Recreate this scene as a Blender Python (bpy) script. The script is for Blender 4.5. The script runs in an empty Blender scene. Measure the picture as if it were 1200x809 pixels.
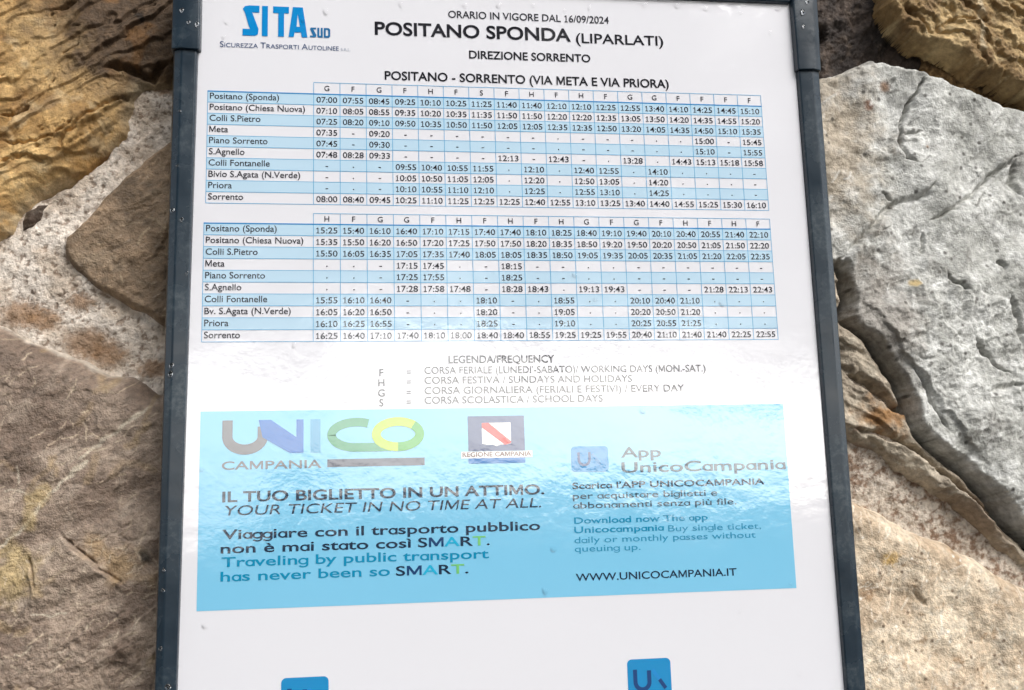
import bpy, math, random
import numpy as np
from mathutils import Matrix, Vector

# ------------------------------------------------------------------ scene, camera, light
SC = bpy.context.scene
COL = SC.collection
H0 = 1.75                       # height of the poster's origin above the road (m)

# camera pose measured from the photograph: rows are right, up, forward in board axes (X right, Y up, Z into the wall)
RT = np.array([[0.9897938901767079, -0.029388009719973476, -0.13944317786667768],
               [0.004890828370697398, 0.984934021676111, -0.17286136855675227],
               [0.14242238155117173, 0.17041513380454487, 0.9750254085938845]])
CAMP = np.array([-93.4513, -88.6897, -503.2814])      # mm
FPX = 1266.37


def world(p):                   # board mm (X, Y up, Z into wall) -> world metres
    return Vector((p[0] * .001, p[2] * .001, H0 + p[1] * .001))


cam = bpy.data.cameras.new("camera")
cam.sensor_fit = 'HORIZONTAL'
cam.sensor_width = 36.0
cam.lens = FPX / 1200.0 * 36.0
cam.clip_start, cam.clip_end = .01, 2000.0
cam_o = bpy.data.objects.new("camera", cam)
COL.objects.link(cam_o)
ax = [Vector((r[0], r[2], r[1])) for r in RT]
cam_o.matrix_world = Matrix.Translation(world(CAMP)) @ Matrix((
    (ax[0].x, ax[1].x, -ax[2].x, 0), (ax[0].y, ax[1].y, -ax[2].y, 0), (ax[0].z, ax[1].z, -ax[2].z, 0), (0, 0, 0, 1)))
SC.camera = cam_o

SUN_EL, SUN_AZ = math.radians(42), math.radians(150)  # azimuth clockwise from +Y
wd = bpy.data.worlds.new("World")
SC.world = wd
wd.use_nodes = True
nt = wd.node_tree
bg = nt.nodes['Background']
sky = nt.nodes.new('ShaderNodeTexSky')
sky.sky_type = 'NISHITA'
sky.sun_disc = False
sky.sun_elevation = SUN_EL
sky.sun_rotation = SUN_AZ
sky.air_density, sky.dust_density, sky.ozone_density = 1.2, 3.5, 1.0
hsv = nt.nodes.new('ShaderNodeHueSaturation')         # thin cloud cover: greyer sky
hsv.inputs['Saturation'].default_value = .25
nt.links.new(sky.outputs[0], hsv.inputs['Color'])
# bright haze low over the sea under a heavier cloud deck
tc = nt.nodes.new('ShaderNodeTexCoord')
cn = nt.nodes.new('ShaderNodeTexNoise')
cn.inputs['Scale'].default_value = 3.5
cn.inputs['Detail'].default_value = 5
nt.links.new(tc.outputs['Generated'], cn.inputs['Vector'])
sp = nt.nodes.new('ShaderNodeSeparateXYZ')
nt.links.new(tc.outputs['Generated'], sp.inputs[0])
ad_ = nt.nodes.new('ShaderNodeMath')
ad_.operation = 'MULTIPLY_ADD'
ad_.inputs[1].default_value = -.12
nt.links.new(cn.outputs['Fac'], ad_.inputs[0])
nt.links.new(sp.outputs['Z'], ad_.inputs[2])
mr = nt.nodes.new('ShaderNodeMapRange')
mr.interpolation_type = 'SMOOTHSTEP'
mr.inputs['From Min'].default_value, mr.inputs['From Max'].default_value = .08, .32
mr.inputs['To Min'].default_value, mr.inputs['To Max'].default_value = 2.25, .85
nt.links.new(ad_.outputs[0], mr.inputs['Value'])
vm = nt.nodes.new('ShaderNodeVectorMath')
vm.operation = 'SCALE'
nt.links.new(hsv.outputs[0], vm.inputs[0])
nt.links.new(mr.outputs[0], vm.inputs['Scale'])
nt.links.new(vm.outputs[0], bg.inputs[0])
bg.inputs[1].default_value = .1

sl = bpy.data.lights.new("sun", 'SUN')
sl.energy = 1.35
sl.angle = math.radians(34)
sl.color = (1.0, .975, .94)
sun = bpy.data.objects.new("sun", sl)
COL.objects.link(sun)
sd = Vector((math.sin(SUN_AZ) * math.cos(SUN_EL), math.cos(SUN_AZ) * math.cos(SUN_EL), math.sin(SUN_EL)))
sun.rotation_euler = sd.to_track_quat('Z', 'Y').to_euler()

SC.view_settings.view_transform = 'Standard'
SC.view_settings.look = 'None'
SC.view_settings.gamma = 1
SC.view_settings.use_curve_mapping = False
SC.view_settings.exposure = .98
SC.cycles.max_bounces = 8

rng = np.random.default_rng(7)
random.seed(7)


# ------------------------------------------------------------------ helpers
def lin(r, g, b):
    f = lambda c: (c / 255 / 12.92) if c <= 10 else ((c / 255 + .055) / 1.055) ** 2.4
    return np.array([f(r), f(g), f(b)])


def tag(o, label=None, cat=None, group=None, kind=None):
    for k, v in (('label', label), ('category', cat), ('group', group), ('kind', kind)):
        if v:
            o[k] = v
    return o


def empty(name, p, parent=None):
    o = bpy.data.objects.new(name, None)
    o.empty_display_size = .05
    COL.objects.link(o)
    o.location = p
    if parent:
        o.parent = parent
        o.matrix_parent_inverse = parent.matrix_world.inverted()
    return o


def link_mesh(name, me, mat, parent=None):
    o = bpy.data.objects.new(name, me)
    COL.objects.link(o)
    if mat:
        me.materials.append(mat)
    if parent:
        o.parent = parent
        if parent.type == 'EMPTY':
            o.matrix_parent_inverse = Matrix.Translation(-parent.location)
    return o


def mesh_mm(name, verts, faces, mat, parent=None, smooth=False):
    """verts in board mm (X, Y up, Z into the wall)"""
    v = np.asarray(verts, float)
    w = np.stack([v[:, 0] * .001, v[:, 2] * .001, H0 + v[:, 1] * .001], 1)
    me = bpy.data.meshes.new(name)
    me.from_pydata(w.tolist(), [], [list(map(int, f)) for f in faces])
    me.update()
    if smooth:
        me.polygons.foreach_set('use_smooth', [True] * len(me.polygons))
    return link_mesh(name, me, mat, parent)


def nodes(name):
    m = bpy.data.materials.new(name)
    m.use_nodes = True
    return m, m.node_tree, m.node_tree.nodes['Principled BSDF']


def N(t, kind, **kw):
    n = t.nodes.new(kind)
    for k, v in kw.items():
        setattr(n, k, v)
    return n


# the laminating film over the print: gloss and slight cockling, the same on every ink
def print_mat(name, col, var=0.0):
    m, t, b = nodes(name)
    b.inputs['Base Color'].default_value = (*col, 1)
    b.inputs['Roughness'].default_value = .6
    b.inputs['Specular IOR Level'].default_value = 0.0
    b.inputs['Coat Weight'].default_value = 1.0
    b.inputs['Coat IOR'].default_value = COAT
    b.inputs['Coat Roughness'].default_value = .07
    g = N(t, 'ShaderNodeNewGeometry')
    n1 = N(t, 'ShaderNodeTexNoise')
    n1.inputs['Scale'].default_value = 60
    n1.inputs['Detail'].default_value = 5
    n1.inputs['Roughness'].default_value = .6
    t.links.new(g.outputs['Position'], n1.inputs['Vector'])
    n2 = N(t, 'ShaderNodeTexNoise')
    n2.inputs['Scale'].default_value = 9
    n2.inputs['Detail'].default_value = 2
    t.links.new(g.outputs['Position'], n2.inputs['Vector'])
    b1 = N(t, 'ShaderNodeBump')
    b1.inputs['Strength'].default_value = 1
    b1.inputs['Distance'].default_value = .00019
    t.links.new(n1.outputs['Fac'], b1.inputs['Height'])
    b2 = N(t, 'ShaderNodeBump')
    b2.inputs['Strength'].default_value = 1
    b2.inputs['Distance'].default_value = .0008
    t.links.new(n2.outputs['Fac'], b2.inputs['Height'])
    t.links.new(b1.outputs['Normal'], b2.inputs['Normal'])
    t.links.new(b2.outputs['Normal'], b.inputs['Coat Normal'])
    return m


COAT = 2.1
M = {}
for k, c in dict(paper=(231, 231, 237), ink=(36, 36, 44), ink_grey=(84, 84, 92), ink_soft=(58, 58, 66), band=(190, 219, 238),
                 grid=(96, 172, 218), grid_bold=(46, 140, 205), sita=(14, 138, 208), sita_dark=(42, 112, 164), tagline=(78, 96, 132), srl=(170, 178, 194),
                 banner=(128, 200, 234), u_grey=(112, 112, 118), n_blue=(40, 112, 190), n_navy=(20, 62, 110),
                 i_teal=(82, 160, 200), c_green=(60, 150, 110), c_mid=(110, 180, 80), o_lime=(176, 206, 60), o_green=(84, 170, 80),
                 bar=(88, 94, 112), navy=(58, 78, 124), white=(232, 232, 232), red=(226, 44, 48), emb_text=(100, 60, 60),
                 strip=(36, 120, 190), teal=(0, 140, 182), teal_soft=(44, 146, 186), ink_blue=(18, 46, 74), ink_mid=(52, 76, 96),
                 cyan=(30, 175, 215), sgreen=(120, 200, 120), icon=(0, 138, 198), icon_dark=(0, 62, 122), icon_fade=(60, 140, 195)).items():
    M[k] = print_mat("print_" + k, lin(*c))

# ---- metal of the frame
mf, t, b = nodes("slate_blue_powder_coat")
b.inputs['Roughness'].default_value = .23
b.inputs['Specular IOR Level'].default_value = .5
g = N(t, 'ShaderNodeNewGeometry')
n = N(t, 'ShaderNodeTexNoise')
n.inputs['Scale'].default_value = 45
n.inputs['Detail'].default_value = 6
t.links.new(g.outputs['Position'], n.inputs['Vector'])
r = N(t, 'ShaderNodeValToRGB')
r.color_ramp.elements[0].position, r.color_ramp.elements[1].position = .3, .75
r.color_ramp.elements[0].color = (*lin(20, 35, 47), 1)
r.color_ramp.elements[1].color = (*lin(31, 49, 62), 1)
t.links.new(n.outputs['Fac'], r.inputs[0])
n2 = N(t, 'ShaderNodeTexNoise')
n2.inputs['Scale'].default_value = 380
n2.inputs['Detail'].default_value = 6
n2.inputs['Roughness'].default_value = .7
t.links.new(g.outputs['Position'], n2.inputs['Vector'])
mu = N(t, 'ShaderNodeMath', operation='MULTIPLY')
t.links.new(n.outputs['Fac'], mu.inputs[0])
t.links.new(n2.outputs['Fac'], mu.inputs[1])
r2 = N(t, 'ShaderNodeMapRange')
r2.inputs['From Min'].default_value, r2.inputs['From Max'].default_value = .27, .42
r2.inputs['To Max'].default_value = .55
t.links.new(mu.outputs[0], r2.inputs['Value'])
mxm = N(t, 'ShaderNodeMix', data_type='RGBA')
t.links.new(r2.outputs[0], mxm.inputs[0])
t.links.new(r.outputs[0], mxm.inputs[6])
mxm.inputs[7].default_value = (*lin(84, 92, 96), 1)          # dust and scuffs in the paint
t.links.new(mxm.outputs[2], b.inputs['Base Color'])
rr = N(t, 'ShaderNodeMapRange')
rr.inputs['To Min'].default_value, rr.inputs['To Max'].default_value = .08, .46
t.links.new(n.outputs['Fac'], rr.inputs['Value'])
t.links.new(rr.outputs[0], b.inputs['Roughness'])
bp = N(t, 'ShaderNodeBump')
bp.inputs['Distance'].default_value = .0003
t.links.new(n.outputs['Fac'], bp.inputs['Height'])
t.links.new(bp.outputs[0], b.inputs['Normal'])
M['metal'] = mf

md, t, b = nodes("rain_water")
b.inputs['Roughness'].default_value = .02
b.inputs['IOR'].default_value = 1.33
b.inputs['Transmission Weight'].default_value = 1.0
M['water'] = md


mw_, t, b = nodes("rain_water_on_print")
fr_ = N(t, 'ShaderNodeFresnel')
fr_.inputs['IOR'].default_value = 1.19
tr_ = N(t, 'ShaderNodeBsdfTransparent')
tr_.inputs['Color'].default_value = (1, 1, 1, 1)
gl_ = N(t, 'ShaderNodeBsdfGlossy')
gl_.inputs['Roughness'].default_value = .03
ms_ = N(t, 'ShaderNodeMixShader')
t.links.new(fr_.outputs[0], ms_.inputs[0])
t.links.new(tr_.outputs[0], ms_.inputs[1])
t.links.new(gl_.outputs[0], ms_.inputs[2])
t.links.new(ms_.outputs[0], t.nodes['Material Output'].inputs['Surface'])
M['water_thin'] = mw_


def stone_mat(name, rough=.7, bump=.0009, scale=1.0, spec=.4):
    m, t, b = nodes(name)
    a = N(t, 'ShaderNodeVertexColor', layer_name="pigment")
    g = N(t, 'ShaderNodeNewGeometry')
    n1 = N(t, 'ShaderNodeTexNoise')
    n1.inputs['Scale'].default_value = 260 * scale
    n1.inputs['Detail'].default_value = 8
    n1.inputs['Roughness'].default_value = .68
    n2 = N(t, 'ShaderNodeTexNoise')
    n2.inputs['Scale'].default_value = 1100 * scale
    n2.inputs['Detail'].default_value = 3
    for q in (n1, n2):
        t.links.new(g.outputs['Position'], q.inputs['Vector'])
    r = N(t, 'ShaderNodeMapRange')
    r.inputs['From Min'].default_value, r.inputs['From Max'].default_value = .3, .7
    r.inputs['To Min'].default_value, r.inputs['To Max'].default_value = .62, 1.36
    t.links.new(n1.outputs['Fac'], r.inputs['Value'])
    mx = N(t, 'ShaderNodeMix', data_type='RGBA', blend_type='MULTIPLY')
    mx.inputs[0].default_value = 1
    t.links.new(a.outputs['Color'], mx.inputs[6])
    t.links.new(r.outputs[0], mx.inputs[7])
    t.links.new(mx.outputs[2], b.inputs['Base Color'])
    b.inputs['Roughness'].default_value = rough
    b.inputs['Specular IOR Level'].default_value = spec
    ad = N(t, 'ShaderNodeMath', operation='MULTIPLY_ADD')
    ad.inputs[1].default_value = .6
    t.links.new(n2.outputs['Fac'], ad.inputs[0])
    t.links.new(n1.outputs['Fac'], ad.inputs[2])
    bp = N(t, 'ShaderNodeBump')
    bp.inputs['Distance'].default_value = bump
    bp.inputs['Strength'].default_value = 1
    t.links.new(ad.outputs[0], bp.inputs['Height'])
    t.links.new(bp.outputs[0], b.inputs['Normal'])
    return m


M['stone'] = stone_mat("weathered_stone")
M['wet_stone'] = stone_mat("damp_stone", rough=.5, bump=.0012, spec=.5)
M['mortar'] = stone_mat("lime_mortar", rough=.9, bump=.0016, scale=.8, spec=.2)


# ------------------------------------------------------------------ 2-D noise
def _h(ix, iy, seed):
    h = (ix * 374761393 + iy * 668265263 + seed * 974711) & 0xFFFFFFFF
    h = ((h ^ (h >> 13)) * 1274126177) & 0xFFFFFFFF
    h ^= h >> 16
    return (h & 0xFFFF) / 65535.0


def perlin(x, y, seed=0):
    xi, yi = np.floor(x).astype(np.int64), np.floor(y).astype(np.int64)
    fx, fy = x - xi, y - yi
    u, v = fx * fx * fx * (fx * (fx * 6 - 15) + 10), fy * fy * fy * (fy * (fy * 6 - 15) + 10)

    def gr(a, b, dx, dy):
        th = _h(a, b, seed) * 2 * np.pi
        return np.cos(th) * dx + np.sin(th) * dy
    n00, n10 = gr(xi, yi, fx, fy), gr(xi + 1, yi, fx - 1, fy)
    n01, n11 = gr(xi, yi + 1, fx, fy - 1), gr(xi + 1, yi + 1, fx - 1, fy - 1)
    return ((n00 * (1 - u) + n10 * u) * (1 - v) + (n01 * (1 - u) + n11 * u) * v) * 1.5


def fbm(x, y, size, seed=0, oct=5, gain=.5):
    s, a, tot = 0, 1, 0
    for k in range(oct):
        c_, s_ = math.cos(.5 + .9 * k), math.sin(.5 + .9 * k)
        s = s + a * perlin((x * c_ + y * s_) / size * 2 ** k + 17.3 * k, (y * c_ - x * s_) / size * 2 ** k - 9.1 * k, seed + k)
        tot += a
        a *= gain
    return s / tot * 1.6


def ridged(x, y, size, seed=0, oct=4, gain=.5):
    s, a, tot = 0, 1, 0
    for k in range(oct):
        c_, s_ = math.cos(.3 + .8 * k), math.sin(.3 + .8 * k)
        s = s + a * (1 - 2 * np.abs(perlin((x * c_ + y * s_) / size * 2 ** k + 5.7 * k, (y * c_ - x * s_) / size * 2 ** k + 3.3 * k, seed + k)))
        tot += a
        a *= gain
    return s / tot


def cell(x, y, size, seed=0):
    """distances to the nearest and second nearest of scattered points, and a random value of the nearest"""
    x, y = x / size, y / size
    xi, yi = np.floor(x).astype(np.int64), np.floor(y).astype(np.int64)
    d1 = np.full(x.shape, 9.0)
    d2 = np.full(x.shape, 9.0)
    idv = np.zeros(x.shape)
    for i in (-1, 0, 1):
        for j in (-1, 0, 1):
            a, b_ = xi + i, yi + j
            d = np.hypot(a + _h(a, b_, seed) - x, b_ + _h(a, b_, seed + 31) - y)
            near = d < d1
            d2 = np.where(near, d1, np.minimum(d2, d))
            idv = np.where(near, _h(a, b_, seed + 77), idv)
            d1 = np.where(near, d, d1)
    return d1, d2, idv


def sm(a, b_, x):
    t_ = np.clip((x - a) / (b_ - a), 0, 1)
    return t_ * t_ * (3 - 2 * t_)


# ------------------------------------------------------------------ stone wall
WALL = 42.0      # mm from the print back to the general face of the wall


LIFT = 0.0       # how far the stone being built stands out of that face


def wp(px, py, d=None):         # a spot of the wall measured in the photograph -> wall mm
    d = WALL - LIFT if d is None else d
    ray = np.array([(px - 600) / FPX, -(py - 404.5) / FPX, 1.0])
    v = ray @ RT
    s = (d - CAMP[2]) / v[2]
    q = CAMP + v * s
    return q[0], q[1]


def poly(pts):
    return np.array([wp(*p) for p in pts])


def sdf(u, v, P):
    """signed distance, positive inside"""
    best = np.full(u.shape, 1e18)
    inside = np.zeros(u.shape, bool)
    n_ = len(P)
    for i in range(n_):
        a, b_ = P[i], P[(i + 1) % n_]
        e = b_ - a
        wx, wy = u - a[0], v - a[1]
        t_ = np.clip((wx * e[0] + wy * e[1]) / max(e @ e, 1e-9), 0, 1)
        best = np.minimum(best, (wx - e[0] * t_) ** 2 + (wy - e[1] * t_) ** 2)
        c = ((a[1] <= v) & (b_[1] > v)) | ((b_[1] <= v) & (a[1] > v))
        with np.errstate(divide='ignore', invalid='ignore'):
            xi = a[0] + (v - a[1]) / (b_[1] - a[1] if b_[1] != a[1] else 1e-9) * e[0]
        inside ^= c & (u < xi)
    return np.where(inside, 1, -1) * np.sqrt(best)


def line_dist(u, v, P):
    """distance to a polyline, signed side (+ = left of its direction), position along it 0..1"""
    best = np.full(u.shape, 1e18)
    side = np.zeros(u.shape)
    al = np.zeros(u.shape)
    for i in range(len(P) - 1):
        a, b_ = P[i], P[i + 1]
        e = b_ - a
        wx, wy = u - a[0], v - a[1]
        t_ = np.clip((wx * e[0] + wy * e[1]) / max(e @ e, 1e-9), 0, 1)
        d = (wx - e[0] * t_) ** 2 + (wy - e[1] * t_) ** 2
        k = d < best
        best = np.where(k, d, best)
        side = np.where(k, np.sign(e[0] * wy - e[1] * wx), side)
        al = np.where(k, (i + t_) / (len(P) - 1), al)
    return np.sqrt(best), side, al


def crack(h, u, v, pts, w, depth, seed=0, wob=1.2):
    uu = u + fbm(u, v, 6, seed + 5, 3) * wob
    vv = v + fbm(u, v, 6, seed + 9, 3) * wob
    d, s, al = line_dist(uu, vv, poly(pts))
    taper = np.clip(np.minimum(al, 1 - al) * 6, 0.15, 1)
    return h - depth * taper * np.exp(-(d / (w * taper)) ** 2)


def ledge(h, u, v, pts, a, fade, seed=0, wob=1.5, soft=.8):
    """the ground left of the line's direction stands proud by a, fading away from it"""
    uu = u + fbm(u, v, 8, seed + 5, 4) * wob
    vv = v + fbm(u, v, 8, seed + 9, 4) * wob
    d, s, al = line_dist(uu, vv, poly(pts))
    taper = np.clip(np.minimum(al, 1 - al) * 5, 0, 1)
    return h + a * taper * sm(-soft, soft, d * s) * np.exp(-np.maximum(d * s, 0) / fade)


FINE_U = [(-300, -160), (118, 330)]


def axis(lo, hi, fine, step, coarse):
    out = []
    x = lo
    while x < hi:
        out.append(x)
        x += step if any(a - 2 <= x <= b_ for a, b_ in fine) else coarse
    out.append(hi)
    return np.array(out)


def mix(a, b_, f):
    f = np.clip(f, 0, 1)[..., None]
    return a * (1 - f) + b_ * f


def grid_mesh(name, U, V, Hh, pig, keep, mat, parent):
    """height field standing out of the wall, with a pigment attribute"""
    ny, nx = U.shape
    idx = np.arange(ny * nx).reshape(ny, nx)
    cellk = keep[:-1, :-1] & keep[1:, :-1] & keep[:-1, 1:] & keep[1:, 1:]
    a, b_, c, d = idx[:-1, :-1][cellk], idx[:-1, 1:][cellk], idx[1:, 1:][cellk], idx[1:, :-1][cellk]
    F = np.stack([a, b_, c, d], 1)
    used = np.unique(F)
    remap = np.full(ny * nx, -1)
    remap[used] = np.arange(len(used))
    F = remap[F]
    x, y, z = U.ravel()[used], V.ravel()[used], (WALL - Hh).ravel()[used]
    w = np.stack([x * .001, z * .001, H0 + y * .001], 1)
    me = bpy.data.meshes.new(name)
    me.vertices.add(len(w))
    me.vertices.foreach_set('co', w.ravel())
    me.loops.add(F.size)
    me.loops.foreach_set('vertex_index', F.ravel())
    me.polygons.add(len(F))
    me.polygons.foreach_set('loop_start', np.arange(0, F.size, 4))
    me.polygons.foreach_set('use_smooth', np.ones(len(F), bool))
    me.update(calc_edges=True)
    at = me.color_attributes.new("pigment", 'FLOAT_COLOR', 'POINT')
    colr = np.ones((len(w), 4), np.float32)
    colr[:, :3] = np.clip(pig.reshape(-1, 3)[used], .005, .9)
    at.data.foreach_set('color', colr.ravel())
    return link_mesh(name, me, mat, parent)


wall = empty("stone_wall", world((20, -H0 * 1000, WALL + 60)))
tag(wall, "rough rubble stone wall of ochre, brown and grey rocks behind the framed timetable", "wall")


def stone(pts, hfun, pfun, label=None, mat='stone', ragged=1.4, seed=1, step=.5, lift=0.0, grain=1.0):
    global LIFT
    LIFT = lift
    P = poly(pts)
    lo, hi = P.min(0) - 3, P.max(0) + 3
    us = axis(lo[0], hi[0], FINE_U, step, 2.5)
    vs = axis(lo[1], hi[1], [(-200, 215)], step, 2.5)
    U, V = np.meshgrid(us, vs)
    d = sdf(U, V, P) + fbm(U, V, 14, seed + 3, 5) * ragged
    h = hfun(U, V, d)
    pig = pfun(U, V, d, h)
    inner = sm(0, 5, d)
    h += grain * inner * (fbm(U, V, 2.6, seed + 50, 3, .6) * .28 + np.minimum(ridged(U, V, 6.5, seed + 60, 4, .6), .7) * .45 * sm(-.3, .4, fbm(U, V, 17, seed + 70, 3)))
    pig = pig * (1 + .16 * fbm(U, V, 2.2, seed + 80, 3, .6) + .10 * fbm(U, V, 7, seed + 90, 3))[..., None]
    o = grid_mesh("stone", U, V, h, pig, d > -.6, M[mat], wall)
    if label:
        o['label'] = label
    LIFT = 0.0
    return o


def dome(d, H, r, sink=9.0):
    """rounded edge that rises from below the mortar to the face"""
    t_ = np.clip(d / r, 0, 1)
    return -sink + (H + sink) * np.sqrt(np.maximum(1 - (1 - t_) ** 2, 0))


def rot(u, v, deg):
    c, s = math.cos(math.radians(deg)), math.sin(math.radians(deg))
    return u * c + v * s, -u * s + v * c


# ---- ochre layered stone, upper left
def h_ochre(u, v, d):
    h = dome(d, 12, 22)
    a, b_ = rot(u, v, 33)
    wv = fbm(a, b_ * 1.6, 34, 11, 4) * 9
    s_ = (b_ + wv) / 9.0
    fr = s_ - np.floor(s_)
    amp = .35 + .65 * sm(-.2, .5, fbm(a * .5, b_, 26, 15, 3))
    h += 3.4 * amp * (sm(0, .16, fr) * (1 - fr) ** .7 - .3)
    s2 = (b_ * 1.0 + wv * 1.3 + fbm(u, v, 12, 19, 3) * 3) / 3.7
    f2 = s2 - np.floor(s2)
    h += .9 * sm(0, .4, fbm(a * .4, b_, 18, 25, 3)) * (sm(0, .2, f2) * (1 - f2))
    h += fbm(a * .6, b_, 16, 21, 5, .5) * 1.7
    rg = ridged(a * .35, b_, 11, 27, 4, .55)
    h -= sm(.80, .97, rg) * 3.0 * sm(-.3, .4, fbm(u, v, 24, 29, 3))
    h += sm(165, 60, v) * 0
    for k, (pts, w, dp) in enumerate([
            ([(0, 140), (22, 138), (40, 130)], .6, 3), ([(0, 196), (18, 186), (34, 185), (58, 195)], .8, 4),
            ([(66, 188), (78, 165), (104, 140), (134, 120), (165, 102)], .8, 3.2),
            ([(12, 150), (30, 128), (50, 116)], .5, 2), ([(60, 22), (80, 12), (100, 0)], .7, 2.5),
            ([(120, 84), (142, 80), (160, 84), (176, 92), (200, 70)], 1.6, 7),
            ([(0, 166), (30, 172), (70, 162), (92, 144)], .6, 2.5)]):
        h = crack(h, u, v, pts, w, dp, 40 + k)
    h = ledge(h, u, v, [(205, 98), (168, 103), (140, 118), (100, 150), (76, 186)][::-1], 3.5, 9, 61)
    h = ledge(h, u, v, [(0, 192), (30, 186), (66, 190), (100, 166), (140, 138)], 3.0, 8, 63)
    return h


def p_ochre(u, v, d, h):
    n1, n2 = fbm(u, v, 40, 31, 5), fbm(u, v, 13, 37, 5)
    c = mix(lin(162, 126, 76), lin(210, 174, 118), sm(-.4, .5, n1))
    c = mix(c, lin(190, 168, 132), sm(.15, .6, n2) * .6)
    x0, y0 = wp(175, 20)
    far = np.hypot((u - x0) / 1.15, v - y0)
    c = mix(c, lin(84, 66, 48), sm(70, 24, far + n2 * 16))          # darker brown towards the upper right
    x0, y0 = wp(172, 33)
    c = mix(c, lin(30, 26, 22), sm(5, 1.5, np.hypot((u - x0) * 1.3 + (v - y0) * .7, (v - y0) * .6) + n2 * 4))
    c = mix(c, lin(120, 84, 44), sm(.2, .6, fbm(u, v, 22, 53, 4)) * .6)
    x0, y0 = wp(150, 140)
    c = mix(c, lin(206, 190, 160), sm(8, 0, d) * sm(.0, .4, n1 + .2) * .6)
    return c


# ---- brown stones on the left
def h_brown(H, r, seed, deg=25):
    def f(u, v, d):
        h = dome(d, H, r)
        a, b_ = rot(u, v, deg)
        h += fbm(a * .6, b_, 24, seed, 6, .5) * 2.4 + ridged(a * .5, b_, 9, seed + 7, 4) * .5
        d1, d2, iv = cell(a * .7 + fbm(u, v, 10, seed + 2, 3) * 4, b_ + fbm(u, v, 10, seed + 4, 3) * 4, 17, seed)
        h += (iv - .5) * 1.6 * sm(.0, .14, d2 - d1)
        return h
    return f


def h_big(u, v, d):
    h = h_brown(13, 14, 71, 28)(u, v, d)
    h = ledge(h, u, v, [(152, 686), (128, 672), (108, 655), (90, 640), (72, 628)], 4.5, 16, 81, .8)
    h = crack(h, u, v, [(72, 627), (90, 641), (108, 656), (128, 673), (153, 688)], .7, 4.5, 80, .6)
    h = crack(h, u, v, [(36, 650), (39, 668), (42, 690)], .6, 3, 82, .8)
    h = ledge(h, u, v, [(40, 655), (36, 672), (42, 690), (38, 712)], 2.0, 8, 83)
    h = ledge(h, u, v, [(165, 790), (162, 768), (155, 752), (130, 765), (112, 780)], 3.0, 10, 85)
    h = ledge(h, u, v, [(190, 700), (150, 742), (132, 762)], 2.0, 8, 86)
    x0, y0 = wp(40, 780)
    ru = sm(70, 15, np.hypot(u - x0, (v - y0) * 1.4))
    h += ru * ridged(u, v, 5, 88, 4) * 1.0
    return h


def strokes(c, n_, box, length, width, colr, strength, seed, ang=(0, 360)):
    # short pale or dark scratches, veins and flecks scattered over a stone
    u, v, pig = c
    rs = np.random.default_rng(seed)
    ua, va = u[0], v[:, 0]
    for _ in range(n_):
        x, y = rs.uniform(box[0], box[1]), rs.uniform(box[2], box[3])
        a_ = math.radians(rs.uniform(*ang))
        l_ = length * rs.lognormal(0, .55)
        P = [np.array([x, y])]
        for k in range(3):
            a_ += rs.normal() * .45
            P.append(P[-1] + np.array([math.cos(a_), math.sin(a_)]) * l_ / 3)
        P = np.array(P)
        i0, i1 = np.searchsorted(ua, [P[:, 0].min() - 2, P[:, 0].max() + 2])
        j0, j1 = np.searchsorted(va, [P[:, 1].min() - 2, P[:, 1].max() + 2])
        if i1 - i0 < 2 or j1 - j0 < 2:
            continue
        sl_ = (slice(j0, j1), slice(i0, i1))
        dd, _, al = line_dist(u[sl_], v[sl_], P)
        w_ = width * rs.uniform(.6, 1.5)
        f = sm(w_ * 1.5, w_ * .4, dd) * strength * rs.uniform(.4, 1)
        pig[sl_] = pig[sl_] * (1 - f[..., None]) + np.array(colr) * f[..., None]
    return pig


def p_brown(seed, c0, c1, c2):
    def f(u, v, d, h):
        a, b_ = rot(u, v, 28)
        n1, n2 = fbm(u, v, 34, seed, 5), fbm(a * .5, b_, 9, seed + 9, 5)
        c = mix(c0, c1, sm(-.45, .45, n1))
        c = mix(c, c2, sm(.1, .7, n2) * .6)
        fl = ridged(a * .35, b_, 7, seed + 21, 3)
        c = mix(c, lin(176, 160, 142), sm(.72, .95, fl) * sm(-.1, .4, fbm(u, v, 20, seed + 3, 3)) * .55)   # pale flecks
        if seed == 661:
            c = strokes((u, v, c), 90, (-300, -160, 10, 150), 4, .4, lin(184, 164, 134), .6, 931)
            c = strokes((u, v, c), 60, (-300, -160, 10, 150), 6, 1.6, lin(70, 56, 42), .5, 932)
            c = mix(c, lin(196, 180, 158), sm(1.6, .3, d + n2 * .8) * sm(-.1, .3, fbm(u, v, 8, 933, 3)) * .8)
        c = mix(c, lin(190, 176, 156), sm(1.2, .0, d) * .0)
        return c
    return f


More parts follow.
